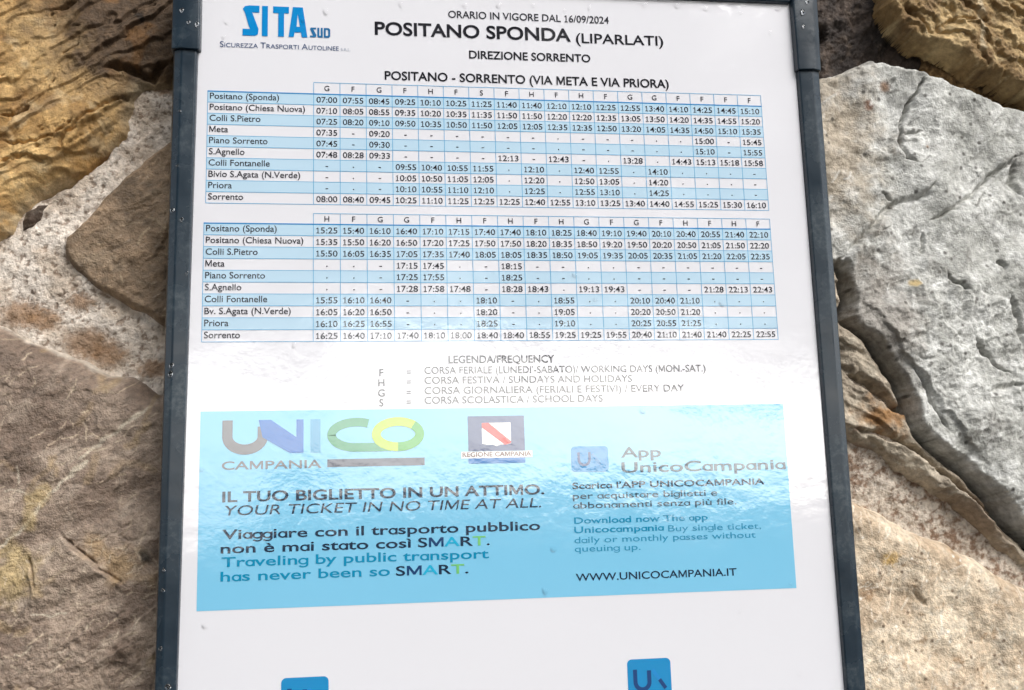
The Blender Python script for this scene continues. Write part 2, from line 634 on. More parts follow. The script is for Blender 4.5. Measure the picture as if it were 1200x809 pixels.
def p_big(u, v, d, h):
    c = p_brown(91, lin(124, 106, 92), lin(166, 147, 130), lin(180, 163, 146))(u, v, d, h)
    x0, y0 = wp(140, 655)
    n = fbm(u, v, 12, 95, 5)
    c = mix(c, lin(172, 146, 114), sm(12, 3, np.hypot((u - x0) * .55, (v - y0) + (u - x0) * .35) + n * 7))
    x0, y0 = wp(18, 672)
    c = mix(c, lin(178, 156, 116), sm(11, 3, np.hypot((u - x0) * .8, (v - y0) * .55) + n * 7))
    x0, y0 = wp(172, 655)
    c = mix(c, lin(46, 42, 34), sm(5, 1, np.hypot((u - x0) * .5, v - y0) + n * 5) * .9)
    for pts, w, s_ in (([(0, 645), (33, 615), (60, 580), (82, 560), (103, 542)], .9, .75), ([(98, 538), (125, 515), (152, 496), (178, 478)], .8, .7),
                       ([(40, 720), (60, 722), (78, 719)], .45, .8), ([(8, 575), (26, 575), (42, 585)], .5, .6), ([(22, 548), (23, 566)], .5, .6)):
        dd, _, _ = line_dist(u + fbm(u, v, 5, 4, 3), v + fbm(u, v, 5, 8, 3), poly(pts))
        c = mix(c, lin(206, 194, 174), sm(w * 1.6, w * .3, dd) * s_)
    dd, _, _ = line_dist(u + fbm(u, v, 9, 14, 3) * 3, v + fbm(u, v, 9, 18, 3) * 3, poly([(35, 615), (45, 590), (50, 575)]))
    c = mix(c, lin(170, 148, 104), sm(5, 1, dd) * .7)
    c = strokes((u, v, c), 260, (-310, -160, -175, 20), 5, .32, lin(196, 178, 154), .75, 901, (0, 70))
    c = strokes((u, v, c), 120, (-310, -160, -175, -90), 3.2, .35, lin(206, 190, 168), .8, 902)
    c = strokes((u, v, c), 120, (-310, -160, -175, 20), 6, .5, lin(70, 58, 48), .6, 903, (-10, 80))
    c = strokes((u, v, c), 40, (-310, -160, -175, 20), 9, 1.4, lin(164, 140, 104), .5, 904, (0, 90))
    c = mix(c, lin(208, 198, 184), sm(4.2, 1.0, d + n * 1.5) * sm(wp(170, 430)[0], wp(110, 430)[0], u) * .85)       # lime run along the upper edge
    return c


# ---- grey boulder
def h_grey(u, v, d):
    h = dome(d, 13, 6, 24)
    x0, y0 = wp(1010, 330)
    h += fbm(u, v, 60, 101, 3) * 5
    a, b_ = rot(u, v, 38)
    h += fbm(a * .7, b_, 24, 105, 6, .47) * 2.3
    for sz, am, sd_ in ((30, 2.4, 103), (13, 1.3, 113)):
        wx, wy = a * .55 + fbm(u, v, sz * .6, 107 + sz, 4) * sz * .3, b_ + fbm(u, v, sz * .6, 109 + sz, 4) * sz * .3
        d1, d2, iv = cell(wx, wy, sz, sd_)
        th = iv * 40
        h += ((iv - .5) * .8 + (np.cos(th) * (wx % sz) + np.sin(th) * (wy % sz)) / sz * 0 + (.5 - d1) * .5) * am * sm(0, .2, d2 - d1)
    lower = sm(wp(1000, 230)[1], wp(1000, 330)[1], v + (u - 190) * .35)
    h += lower * (ridged(a * .6, b_, 13, 111, 5, .55) * 2.2)
    h += fbm(u, v, 5, 117, 3) * .25
    x1, y1 = wp(985, 180)
    h -= sm(60, 0, np.hypot(u - x1, (v - y1) * .6)) * 5
    for k, (pts, w, dp) in enumerate([
            ([(1081, 90), (1071, 112), (1059, 140), (1055, 166), (1064, 186), (1075, 192)], .8, 6),
            ([(1104, 200), (1082, 230), (1050, 238), (1033, 252), (1017, 271), (1000, 290), (982, 308)], 1.4, 3.5),
            ([(1200, 178), (1163, 205), (1140, 228), (1112, 247), (1085, 262)], 1.3, 4),
            ([(1046, 238), (1034, 222)], .8, 3), ([(1060, 155), (1072, 156), (1080, 154)], .7, 2.5),
            ([(1105, 322), (1117, 333), (1130, 342)], .8, 5), ([(1165, 305), (1170, 312), (1177, 316)], 1.2, 4),
            ([(1140, 395), (1152, 412), (1165, 428), (1188, 440)], .9, 5), ([(1142, 402), (1148, 409)], 1.2, 4),
            ([(1064, 424), (1085, 460), (1098, 486), (1112, 506)], .9, 5), ([(1183, 345), (1192, 375), (1198, 410)], 1.4, 3.5),
            ([(1150, 460), (1172, 456), (1200, 450)], 1.6, 3), ([(1190, 185), (1186, 215), (1200, 232)], 1.6, 3.5), ([(1080, 270), (1082, 290), (1078, 300)], 1.0, 3)]):
        h = crack(h, u, v, pts, w, dp, 140 + k)
    h = ledge(h, u, v, [(1034, 252), (1010, 276), (984, 308)], 1.2, 14, 151)
    h = ledge(h, u, v, [(1140, 450), (1120, 400), (1085, 350), (1060, 300)], 2.4, 22, 153, 3)
    h = ledge(h, u, v, [(1165, 560), (1120, 500), (1075, 440), (1040, 390), (1010, 350)][::-1], 3.0, 20, 155, 3)
    return h


def p_grey(u, v, d, h):
    n1, n2 = fbm(u, v, 45, 121, 5), fbm(u, v, 12, 125, 6, .6)
    c = mix(lin(172, 172, 167), lin(203, 203, 199), sm(-.4, .4, n1))
    c = mix(c, lin(214, 214, 211), sm(.0, .6, n2) * .7)
    c = mix(c, lin(140, 138, 133), sm(.25, .7, fbm(u, v, 20, 129, 5, .6)) * .6)
    x0, y0 = wp(975, 160)
    c = mix(c, lin(172, 156, 134), sm(46, 8, np.hypot((u - x0) * 1.1, (v - y0) * .6) + n2 * 14) * .75)
    x0, y0 = wp(1025, 380)
    c = mix(c, lin(118, 106, 94), sm(34, 8, np.hypot((u - x0), (v - y0) * .55) + n2 * 14) * .6)
    d1, d2, iv = cell(u, v, 9, 131)
    c = mix(c, lin(66, 62, 56), sm(.16, .06, d1) * (iv > .72) * .8)                 # small dark pits
    for px, py, r0, cc in ((1085, 173, 2.6, (150, 120, 90)), (1068, 334, 3.2, (214, 190, 140)), (1020, 122, 4, (120, 92, 76)), (1037, 103, 4.5, (150, 124, 104))):
        x0, y0 = wp(px, py)
        c = mix(c, lin(*cc), sm(r0, r0 * .3, np.hypot(u - x0, v - y0) + n2 * 2))
    c = strokes((u, v, c), 160, (125, 330, -130, 170), 5, .45, lin(104, 102, 96), .65, 911, (20, 80))
    c = strokes((u, v, c), 160, (125, 330, -130, 170), 5, .8, lin(224, 224, 221), .55, 912, (10, 80))
    return c


# ---- ochre stone, upper right
def h_gold(u, v, d):
    h = dome(d, 13, 5, 7)
    a, b_ = rot(u, v, -35)
    wv = fbm(a, b_, 22, 201, 4) * 9
    s_ = (b_ + wv) / 11
    fr = s_ - np.floor(s_)
    h += 3.2 * (sm(0, .2, fr) * (1 - fr))
    h += fbm(a * .7, b_, 15, 205, 6, .58) * 3.2
    h += ridged(u, v, 10, 207, 5, .6) * 1.8
    for k, (pts, w, dp) in enumerate([([(1180, 0), (1195, 14), (1210, 20)], 1.2, 5), ([(1100, 30), (1125, 20), (1150, 24)], 1.0, 3), ([(1060, 5), (1080, 20), (1095, 40)], 1.0, 3)]):
        h = crack(h, u, v, pts, w, dp, 220 + k)
    return h


def p_gold(u, v, d, h):
    n1, n2 = fbm(u, v, 30, 231, 5), fbm(u, v, 10, 235, 6, .6)
    c = mix(lin(138, 112, 74), lin(186, 160, 116), sm(-.4, .4, n1))
    c = mix(c, lin(196, 174, 132), sm(.1, .6, n2) * .65)
    c = mix(c, lin(92, 66, 36), sm(.2, .6, fbm(u, v, 14, 239, 5)) * .6)
    dd, _, _ = line_dist(u + n2 * 2, v, poly([(1148, 0), (1152, 25), (1154, 55)]))
    return mix(c, lin(206, 190, 160), sm(2.2, .4, dd) * .6)


EDGE = [(984, 308), (990, 330), (993, 352), (990, 373), (1013, 391), (1033, 417), (1053, 447), (1067, 477), (1076, 506), (1100, 528), (1127, 545), (1158, 575), (1180, 602), (1220, 640)]


# ---- layered beige stone below the boulder
def h_layer(u, v, d):
    h = dome(d, 8, 8, 16)
    gd, _, _ = line_dist(u, v, poly(EDGE))
    h -= 26 * np.exp(-(gd / (5 + 4 * sm(205, 260, u))) ** 2)
    a, b_ = rot(u, v, -32)
    wv = fbm(a * .6, b_, 24, 301, 4) * 7
    s_ = (b_ + wv) / 13
    fr = s_ - np.floor(s_)
    h += 3.0 * (sm(0, .14, fr) * (1 - fr) ** .6 - .2) * sm(-.5, .3, fbm(u, v, 18, 309, 4))
    h += fbm(a * .5, b_, 14, 305, 6, .58) * 3.6
    for k, (pts, w, dp) in enumerate([([(985, 440), (1010, 452), (1040, 475), (1068, 490)], 2.0, 14), ([(990, 502), (1030, 512), (1060, 525), (1100, 556), (1140, 590), (1180, 636)], 1.6, 11),
                                      ([(990, 520), (1008, 532), (1022, 545)], 1.5, 6)]):
        h = crack(h, u, v, pts, w, dp, 320 + k)
    h = ledge(h, u, v, [(1180, 640), (1130, 585), (1095, 550), (1060, 528), (1000, 500)], 4, 10, 331)
    return h


def p_layer(u, v, d, h):
    n1, n2 = fbm(u, v, 26, 341, 5), fbm(u, v, 9, 345, 5)
    c = mix(lin(150, 138, 122), lin(184, 172, 154), sm(-.4, .4, n1))
    c = mix(c, lin(196, 186, 168), sm(.1, .6, n2) * .5)
    x0, y0 = wp(1030, 488)
    c = mix(c, lin(150, 108, 60), sm(13, 3, np.hypot((u - x0) * .7, v - y0) + n2 * 7) * .85)
    x0, y0 = wp(1040, 472)
    c = mix(c, lin(206, 198, 184), sm(5, 1, np.hypot((u - x0) * .8, v - y0) + n2 * 4) * .8)
    x0, y0 = wp(1000, 535)
    c = mix(c, lin(150, 122, 108), sm(14, 4, np.hypot(u - x0, v - y0) + n2 * 6) * .7)
    x0, y0 = wp(1150, 610)
    c = mix(c, lin(138, 120, 102), sm(30, 6, np.hypot((u - x0) * .8, v - y0) + n2 * 7) * .8)
    return c


# ---- cream stone, lower right
def h_cream(u, v, d):
    h = dome(d, 13, 12)
    h += fbm(u, v, 50, 401, 3) * 4 + fbm(u, v, 16, 405, 6, .5) * 1.3
    h += ridged(u, v, 7, 409, 4) * .3
    h = crack(h, u, v, [(1068, 690), (1075, 702), (1085, 710)], 1.2, 1.5, 421)
    return h


def p_cream(u, v, d, h):
    n1, n2 = fbm(u, v, 34, 431, 5), fbm(u, v, 10, 435, 6, .6)
    c = mix(lin(192, 171, 146), lin(220, 203, 179), sm(-.4, .4, n1))
    c = mix(c, lin(228, 214, 194), sm(.05, .6, n2) * .6)
    c = mix(c, lin(160, 128, 94), sm(.3, .75, fbm(u, v, 13, 439, 6, .62)) * .75)
    fl = ridged(u * .8 + v * .3, v - u * .4, 16, 441, 5, .6)
    c = mix(c, lin(226, 216, 198), sm(.62, .95, fl) * .6)
    d1, d2, iv = cell(u, v, 6, 443)
    c = mix(c, lin(96, 72, 50), sm(.2, .08, d1) * (iv > .8) * .8)
    c = mix(c, lin(240, 234, 224), sm(.18, .05, d1) * (iv < .12) * .9)
    dd, _, _ = line_dist(u, v, poly([(1104, 715), (1102, 742)]))
    c = mix(c, lin(232, 224, 208), sm(.9, .2, dd) * .8)
    x0, y0 = wp(1040, 656)
    c = mix(c, lin(196, 160, 92), sm(5, 1, np.hypot((u - x0) * .6, v - y0) + n2 * 4) * .8)
    c = strokes((u, v, c), 240, (130, 300, -190, -70), 4, .35, lin(236, 226, 210), .75, 921, (30, 110))
    c = strokes((u, v, c), 160, (130, 300, -190, -70), 2.4, .4, lin(140, 110, 80), .65, 922)
    return mix(c, lin(220, 208, 188), sm(3, .5, d) * .5)


# ---- dark rock in the crevice
def h_dark(u, v, d):
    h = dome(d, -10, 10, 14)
    a, b_ = rot(u, v, 70)
    h += fbm(a * .6, b_, 18, 501, 6, .6) * 5 + ridged(u, v, 9, 505, 4) * 1.5
    h = crack(h, u, v, [(955, 35), (968, 30), (972, 45)], 3.0, 9, 511)
    return h


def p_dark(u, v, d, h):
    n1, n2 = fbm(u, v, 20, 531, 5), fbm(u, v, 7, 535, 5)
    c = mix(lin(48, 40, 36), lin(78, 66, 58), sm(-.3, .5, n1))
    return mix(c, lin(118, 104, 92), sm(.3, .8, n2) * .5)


stone([(-260, -330), (60, -360), (330, -300), (330, 40), (230, 90), (203, 100), (168, 102), (157, 120), (147, 155), (117, 182), (80, 213), (43, 230), (20, 248), (12, 272), (-20, 290), (-160, 330), (-300, 200)],
      h_ochre, p_ochre, "ochre layered stone with thin dark cracks", lift=8, grain=.6)
stone([(24, 244), (42, 234), (58, 236), (54, 252), (40, 268), (20, 274)], h_brown(3, 6, 601), p_brown(611, lin(80, 66, 56), lin(110, 94, 82), lin(150, 138, 126)), "small dark brown stone chip below the ochre stone", seed=9, lift=2)
stone([(330, 150), (215, 146), (172, 178), (140, 205), (96, 254), (72, 275), (71, 297), (87, 320), (103, 333), (133, 350), (167, 367), (195, 387), (330, 440)],
      h_brown(6, 4, 651, 40), p_brown(661, lin(104, 86, 66), lin(154, 130, 104), lin(166, 146, 122)), "smooth dark brown stone above the pale mortar", 'wet_stone', .9, 5, lift=7)
stone([(-300, 300), (-150, 330), (-40, 362), (0, 377), (33, 395), (67, 406), (100, 422), (127, 433), (153, 436), (187, 461), (330, 500), (330, 1050), (-300, 1050)],
      h_big, p_big, "large grey brown stone with a thin pale vein", 'wet_stone', 1.0, 6, lift=10, grain=.7)
DARK = [(880, -120), (1010, -150), (1062, -10), (1075, 30), (1110, 60), (1160, 95), (1260, 150), (1260, 170), (1000, 180), (880, 120)]
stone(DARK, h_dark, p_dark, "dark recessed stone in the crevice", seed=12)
stone([(1045, -40), (1060, -200), (1500, -300), (1500, 250), (1290, 150), (1200, 104), (1187, 94), (1153, 80), (1127, 64), (1100, 53), (1073, 43), (1057, 27), (1043, 0)],
      h_gold, p_gold, "golden ochre stone overhanging the dark crevice", ragged=2.6, seed=14, lift=16)
stone([(860, 120), (955, 88), (985, 77), (1020, 66), (1045, 67), (1080, 80), (1130, 98), (1170, 112), (1200, 121), (1330, 160), (1550, 300), (1500, 700), (1330, 720), (1200, 622), (1180, 602), (1158, 575), (1127, 545),
       (1100, 528), (1076, 506), (1067, 477), (1053, 447), (1033, 417), (1013, 391), (990, 373), (996, 350), (987, 313), (965, 318), (860, 330)],
      h_grey, p_grey, "large pale grey boulder with dark creases", 'stone', 2.2, 15, lift=11, grain=.35)
stone([(850, 300), (985, 305), (1040, 380), (1100, 470), (1180, 560), (1300, 660), (1290, 720), (1200, 674), (1180, 663), (1163, 643), (1147, 627), (1130, 612), (1113, 594), (1087, 583), (1073, 570), (1047, 557), (1027, 540), (985, 515), (850, 470)],
      h_layer, p_layer, "layered beige stone wedged under the grey boulder", seed=18, lift=1)
stone([(850, 560), (997, 578), (1020, 590), (1047, 604), (1080, 622), (1113, 633), (1140, 648), (1167, 662), (1183, 674), (1300, 730), (1550, 780), (1550, 1050), (850, 1050)],
      h_cream, p_cream, "cream stone speckled with brown", seed=20, lift=11, grain=.6)

# ---- mortar
us = axis(-620, 700, FINE_U, .6, 6)
vs = axis(-560, 600, [(-200, 215)], .6, 6)
U, V = np.meshgrid(us, vs)
pit = fbm(U, V, 3.6, 701, 4, .62)
d1, d2, iv = cell(U + fbm(U, V, 3, 703, 2), V, 3.4, 705)
Hh = fbm(U, V, 40, 707, 4) * 3 + fbm(U, V, 9, 709, 6, .58) * 1.0 - sm(.2, .5, pit) * .5 - sm(.25, .1, d1) * (iv > .75) * .9
br = fbm(U, V, 26, 711, 4)
pg = mix(lin(228, 217, 205), lin(202, 187, 171), sm(-.3, .5, fbm(U, V, 18, 713, 4)))
pg = mix(pg, lin(126, 104, 86), sm(.12, .5, pit) * .7)
for px, py, rr_ in ((95, 355, 6), (100, 402, 11), (125, 415, 9), (25, 368, 10), (190, 102, 7), (50, 375, 8), (180, 432, 7)):
    x0, y0 = wp(px, py)
    pg = mix(pg, lin(142, 112, 84), sm(rr_, rr_ * .35, np.hypot((U - x0) * .7, V - y0) + pit * 3) * .85)
right = sm(100, 120, U)
pg = mix(pg, mix(lin(208, 196, 182), lin(136, 112, 94), sm(-.25, .5, fbm(U, V, 4, 733, 5, .65) + .35 * fbm(U, V, 20, 739, 3))), right * sm(wp(1000, 500)[1], wp(1000, 520)[1], V))
up = right * sm(wp(1000, 160)[1], wp(1000, 120)[1], V)
pg = mix(pg, mix(lin(116, 90, 60), lin(150, 122, 86), sm(-.3, .3, pit)), up)
Hh = Hh - 34 * sm(-3, 4, sdf(U, V, poly([(880, -120), (1010, -150), (1058, -10), (1068, 36), (1085, 66), (1080, 90), (1000, 180), (880, 120)])))
gd, _, _ = line_dist(U, V, poly([(1043, -10), (1057, 27), (1073, 43), (1100, 53), (1127, 64), (1153, 80), (1187, 94), (1210, 106)]))
Hh = Hh - up * 6 - up * 9 * np.exp(-(gd / 6) ** 2)
gd, _, _ = line_dist(U, V, poly(EDGE))
Hh = Hh - right * 24 * np.exp(-(gd / 8) ** 2)
gd, _, _ = line_dist(U, V, poly([(157, 120), (147, 155), (117, 182), (80, 213), (43, 230), (20, 248)]))
Hh = Hh - 8 * np.exp(-((gd + fbm(U, V, 8, 741, 3) * 1.5) / 2.6) ** 2) * sm(wp(140, 150)[0], wp(110, 180)[0], U)
grid_mesh("mortar", U, V, Hh, pg, np.ones(U.shape, bool), M['mortar'], wall)

# the solid body of the wall behind its face
mesh_mm("wall_core", [(x, y, z) for z in (WALL + 14, WALL + 420) for y in (-H0 * 1000, 1600) for x in (-6000, 6000)],
        [(0, 1, 3, 2), (5, 4, 6, 7), (2, 3, 7, 6), (4, 5, 1, 0), (0, 2, 6, 4), (1, 5, 7, 3)], M['mortar'], wall)

# ------------------------------------------------------------------ frame of the poster
frame = empty("poster_frame", world((-17, -320, 14)))
tag(frame, "dark slate blue metal frame with corner sleeves holding the printed timetable", "frame")


def sweep(name, prof, path_top, path_bot, parent):
    """vertical bar: a closed profile of (across 0..1, depth mm), between a top and a bottom (x_in, x_out, y)"""
    v, f = [], []
    n_ = len(prof)
    for xa, xb, y in (path_bot, path_top):
        for a, z in prof:
            v.append((xa + (xb - xa) * a, y, z))
    for i in range(n_):
        j = (i + 1) % n_
        f.append((i, j, n_ + j, n_ + i))
    f.append(tuple(range(n_ - 1, -1, -1)))
    f.append(tuple(range(n_, 2 * n_)))
    if path_top[1] > path_top[0]:
        f = [tuple(reversed(q)) for q in f]
    o = mesh_mm(name, v, f, M['metal'], parent)
    bv = o.modifiers.new("edge", 'BEVEL')
    bv.width = .0007
    bv.segments = 3
    bv.limit_method = 'ANGLE'
    bv.angle_limit = math.radians(25)
    o.data.polygons.foreach_set('use_smooth', [True] * len(o.data.polygons))
    wn = o.modifiers.new("norm", 'WEIGHTED_NORMAL')
    return o


PROF = [(0, -2.2), (.62, -3.2), (.92, -1.6), (1, 1.0), (1, 14), (0, 14), (0, .6), (-.06, .6), (-.06, -1.2)]
PROF = [(0, -.3), (.05, -2.6), (.62, -3.4), (.93, -1.8), (1, 1.2), (1, 14), (0, 14)]
CAPP = [(0, -1.2), (.04, -4.0), (.64, -4.9), (.96, -3.4), (1, 0.5), (1, 15.2), (0, 15.2)]
rl = sweep("side_rail", PROF, (-167.6, -179.6, 176), (-172.6, -181.6, -310), frame)
rr_ = sweep("side_rail", PROF, (133.6, 146.6, 182), (133.4, 143.2, -310), frame)
sweep("corner_sleeve", CAPP, (-166.6, -180.6, 194), (-166.6, -180.6, 142.6), frame)
sweep("corner_sleeve", CAPP, (132.8, 148.2, 194), (132.8, 146.6, 142.4), frame)


def hbar(name, x0, x1, y_in, y_out, prof, parent):
    v, f = [], []
    n_ = len(prof)
    for x in (x0, x1):
        for a, z in prof:
            v.append((x, y_in + (y_out - y_in) * a, z))
    for i in range(n_):
        j = (i + 1) % n_
        f.append((i, n_ + i, n_ + j, j))
    f.append(tuple(range(n_)))
    f.append(tuple(range(2 * n_ - 1, n_ - 1, -1)))
    if y_out < y_in:
        f = [tuple(reversed(q)) for q in f]
    o = mesh_mm(name, v, f, M['metal'], parent)
    bv = o.modifiers.new("edge", 'BEVEL')
    bv.width = .0007
    bv.segments = 3
    bv.limit_method = 'ANGLE'
    bv.angle_limit = math.radians(25)
    o.data.polygons.foreach_set('use_smooth', [True] * len(o.data.polygons))
    o.modifiers.new("norm", 'WEIGHTED_NORMAL')
    return o


hbar("top_rail", -166.4, 132.6, 180.2, 192.5, PROF, frame)
hbar("bottom_rail", -172, 133.2, -298, -310, PROF, frame)
mesh_mm("back_panel", [(x, y, z) for z in (2.2, 13) for y in (-309, 190) for x in (-171.5, 133)],
        [(0, 2, 3, 1), (5, 7, 6, 4), (2, 6, 7, 3), (4, 0, 1, 5), (0, 4, 6, 2), (1, 3, 7, 5)], M['metal'], frame)
for y in (110, -240):
    for x in (-120, 84):
        mesh_mm("wall_bracket", [(x + a, y + b_, z) for z in (13.2, WALL + 22) for b_ in (-12, 12) for a in (-12, 12)],
                [(0, 2, 3, 1), (5, 7, 6, 4), (2, 6, 7, 3), (4, 0, 1, 5), (0, 4, 6, 2), (1, 3, 7, 5)], M['metal'], frame)

# ------------------------------------------------------------------ the poster
poster = empty("timetable_poster", world((-17, -300, 0)))
tag(poster, "white printed bus timetable with two blue striped tables and a blue ticket banner", "poster")


def quad(x0, x1, y0, y1, z):
    return [(x0, y0, z), (x1, y0, z), (x1, y1, z), (x0, y1, z)]


def quads(name, rects, z, mat, parent):
    v, f = [], []
    for (x0, x1, y0, y1) in rects:
        k = len(v)
        v += quad(x0, x1, y0, y1, z)
        f.append((k, k + 1, k + 2, k + 3))
    return mesh_mm(name, v, f, mat, parent)


_cache = {}


def letter_m(x0, x1, bold):
    # a capital M drawn as one outline (thickening the font's own M would make it cross itself)
    t_ = .072 + 2 * bold
    H, W, c = .682 + bold, x1 - x0, (x0 + x1) / 2
    return [(x0, -bold), (x0, H), (x0 + t_ * 1.25, H), (c, .10 + 1.5 * t_), (x1 - t_ * 1.25, H), (x1, H), (x1, -bold), (x1 - t_, -bold), (x1 - t_, H - 2.0 * t_ - .03),
            (c + t_ * .42, .03), (c - t_ * .42, .03), (x0 + t_, H - 2.0 * t_ - .03), (x0 + t_, -bold)]


def bar(x0, x1, y0, y1, z=0.0):
    return [(x0, y0, z), (x1, y0, z), (x1, y1, z), (x0, y1, z)], [(0, 1, 2, 3)]


def join(*parts):
    v, f = [], []
    for pv, pf in parts:
        n_ = len(v)
        v += pv
        f += [tuple(i + n_ for i in q_) for q_ in pf]
    return np.array(v, float), f


def ring(cx, cy, rx, ry, t_, a0=0, a1=360, n_=28, z=0.0):
    v, f = [], []
    for i in range(n_ + 1):
        a_ = math.radians(a0 + (a1 - a0) * i / n_)
        v += [(cx + rx * math.cos(a_), cy + ry * math.sin(a_), z), (cx + (rx - t_) * math.cos(a_), cy + (ry - t_) * math.sin(a_), z)]
    for i in range(n_):
        f.append((2 * i, 2 * i + 2, 2 * i + 3, 2 * i + 1))
    return v, f


def own_letter(ch, x0, x1, bold):
    t_ = .070 + 2 * bold
    b_ = bold
    if ch == 'M':
        P = letter_m(x0 - b_, x1 + b_, b_)
        return np.array([(p[0], p[1], 0) for p in P]), [tuple(reversed(range(len(P))))]
    if ch == '1':               # with a flag and a foot
        c = (x0 + x1) / 2 + .02
        return join(bar(c - t_ / 2, c + t_ / 2, t_ * .8, .66 + b_), bar(c - .15 - b_, c + .15 + b_, -b_, t_ * .8),
                    ([(c - t_ / 2, .66 + b_, 0), (c - .16 - b_, .56, 0), (c - .13 - b_, .56 - t_ * .9, 0), (c - t_ / 2, .66 + b_ - t_ * 1.15, 0)], [(0, 1, 2, 3)]))
    x0, x1 = x0 - .012, x1 + .012          # round one-storey a and g of the banner's lettering
    rx, cy, ry = (x1 - x0) / 2, .225, .232 + b_
    c = (x0 + x1) / 2
    if ch == 'a':
        return join(ring(c, cy, rx, ry, t_), bar(x1 - t_, x1, -b_, .449 + b_, .004))
    return join(ring(c, cy, rx, ry, t_), bar(x1 - t_, x1, -.03, .449 + b_, .004), ring(c, -.03, rx, .19 + b_, t_, 205, 360, 14))


def glyphs(s, bold, geo=False):
    k = (s, round(bold, 4), geo)
    own = 'M1ag' if geo else 'M1'
    if k not in _cache and bold >= 0 and any(c in s for c in own) and not (len(s) == 1 and s == '1' and bold == 0 and False):
        vs, fs, n_ = [], [], 0
        for i, ch in enumerate(s):
            if ch == ' ':
                continue
            right_ = plain(s[:i + 1], 0)[0][:, 0].max()
            left_ = right_ - np.ptp(plain(ch, 0)[0][:, 0])
            if ch in own:
                v, f = own_letter(ch, left_, right_, bold)
            else:
                v, f = plain(ch, bold)
                v = v + np.array([right_ + bold - v[:, 0].max(), 0, 0])
            vs.append(v)
            fs += [tuple(j + n_ for j in q_) for q_ in f]
            n_ += len(v)
        _cache[k] = (np.concatenate(vs), fs)
    if k not in _cache:
        _cache[k] = plain(s, bold)
    return _cache[k]


def plain(s, bold):
    k = (s, round(bold, 4))
    if k not in _cache:
        c = bpy.data.curves.new("lettering", 'FONT')
        c.body = s
        c.size = 1.0
        c.offset = bold
        c.resolution_u = 4
        c.fill_mode = 'FRONT'
        o = bpy.data.objects.new("lettering", c)
        me = bpy.data.meshes.new_from_object(o)
        v = np.zeros(len(me.vertices) * 3)
        me.vertices.foreach_get('co', v)
        v = v.reshape(-1, 3)
        f = [tuple(p.vertices) for p in me.polygons]
        bpy.data.objects.remove(o)
        bpy.data.curves.remove(c)
        bpy.data.meshes.remove(me)
        _cache[k] = (v, f)
    return _cache[k]


class Letters:
    def __init__(self):
        self.v, self.f = [], []

    def put(self, s, x0, x1, yb, cap, bold=.008, z=-.2, shear=0, center=None, sx=None, geo=False):
        v, f = glyphs(s, bold, geo)
        k = cap / .682
        lo, hi = v[:, 0].min(), v[:, 0].max()
        if center is not None:
            kx = k * (sx or 1)
            x0 = center - (hi - lo) * kx / 2
        elif x1 is not None:
            kx = (x1 - x0) / (hi - lo)
        else:
            kx = k * (sx or 1)
        n_ = len(self.v)
        xx = x0 + (v[:, 0] - lo) * kx + v[:, 1] * k * shear
        yy = yb + v[:, 1] * k
        self.v += [(a, b_, z - c) for a, b_, c in zip(xx, yy, v[:, 2])]
        self.f += [tuple(i + n_ for i in q) for q in f]
        return x0 + (hi - lo) * kx

    def build(self, name, mat, parent):
        return mesh_mm(name, self.v, self.f, mat, parent)


def pp(px, py):                 # a spot of the print measured in the photograph -> mm
    return wp(px, py, 0.0)


def line(name, s, a, b_, cap, mat, parent, bold=.008, shear=0, z=-.2):
    geo = parent is not poster and name != 'legend'
    (x0, y0), (x1, y1) = pp(*a), pp(*b_)
    L = Letters()
    L.put(s, x0, x1, (y0 + y1) / 2, cap, bold, z, shear, geo=geo)
    return L.build(name, M[mat] if isinstance(mat, str) else mat, parent)


def solid(name, P, mat, parent, z=-.2):
    return mesh_mm(name, [(x, y, z) for x, y in P], [tuple(range(len(P)))], mat, parent)


def polygons(name, polys, mat, parent, z=-.2):
    v, f = [], []
    for P in polys:
        k = len(v)
        v += [(x, y, z) for x, y in P]
        f.append(tuple(range(k, k + len(P))))
    return mesh_mm(name, v, f, mat, parent)


def ribbon(name, pts, w, mat, parent, z=-.2, mats=None):
    """a flat printed stroke of width w along points"""
    P = np.array(pts, float)
    T = np.gradient(P, axis=0)
    T /= np.linalg.norm(T, axis=1)[:, None]
    Nn = np.stack([-T[:, 1], T[:, 0]], 1)
    A, B = P + Nn * w / 2, P - Nn * w / 2
    v = [(x, y, z) for x, y in A] + [(x, y, z) for x, y in B]
    n_ = len(P)
    f = [(n_ + i, n_ + i + 1, i + 1, i) for i in range(n_ - 1)]
    return mesh_mm(name, v, f, mat, parent)


sheet = mesh_mm("sheet", [(-173, -303, 0), (133.4, -303, 0), (133.4, 181, 0), (-173, 181, 0), (-173, -303, 1.8), (133.4, -303, 1.8), (133.4, 181, 1.8), (-173, 181, 1.8)],
                [(0, 1, 2, 3), (5, 4, 7, 6), (3, 2, 6, 7), (1, 0, 4, 5), (0, 3, 7, 4), (2, 1, 5, 6)], M['paper'], poster)

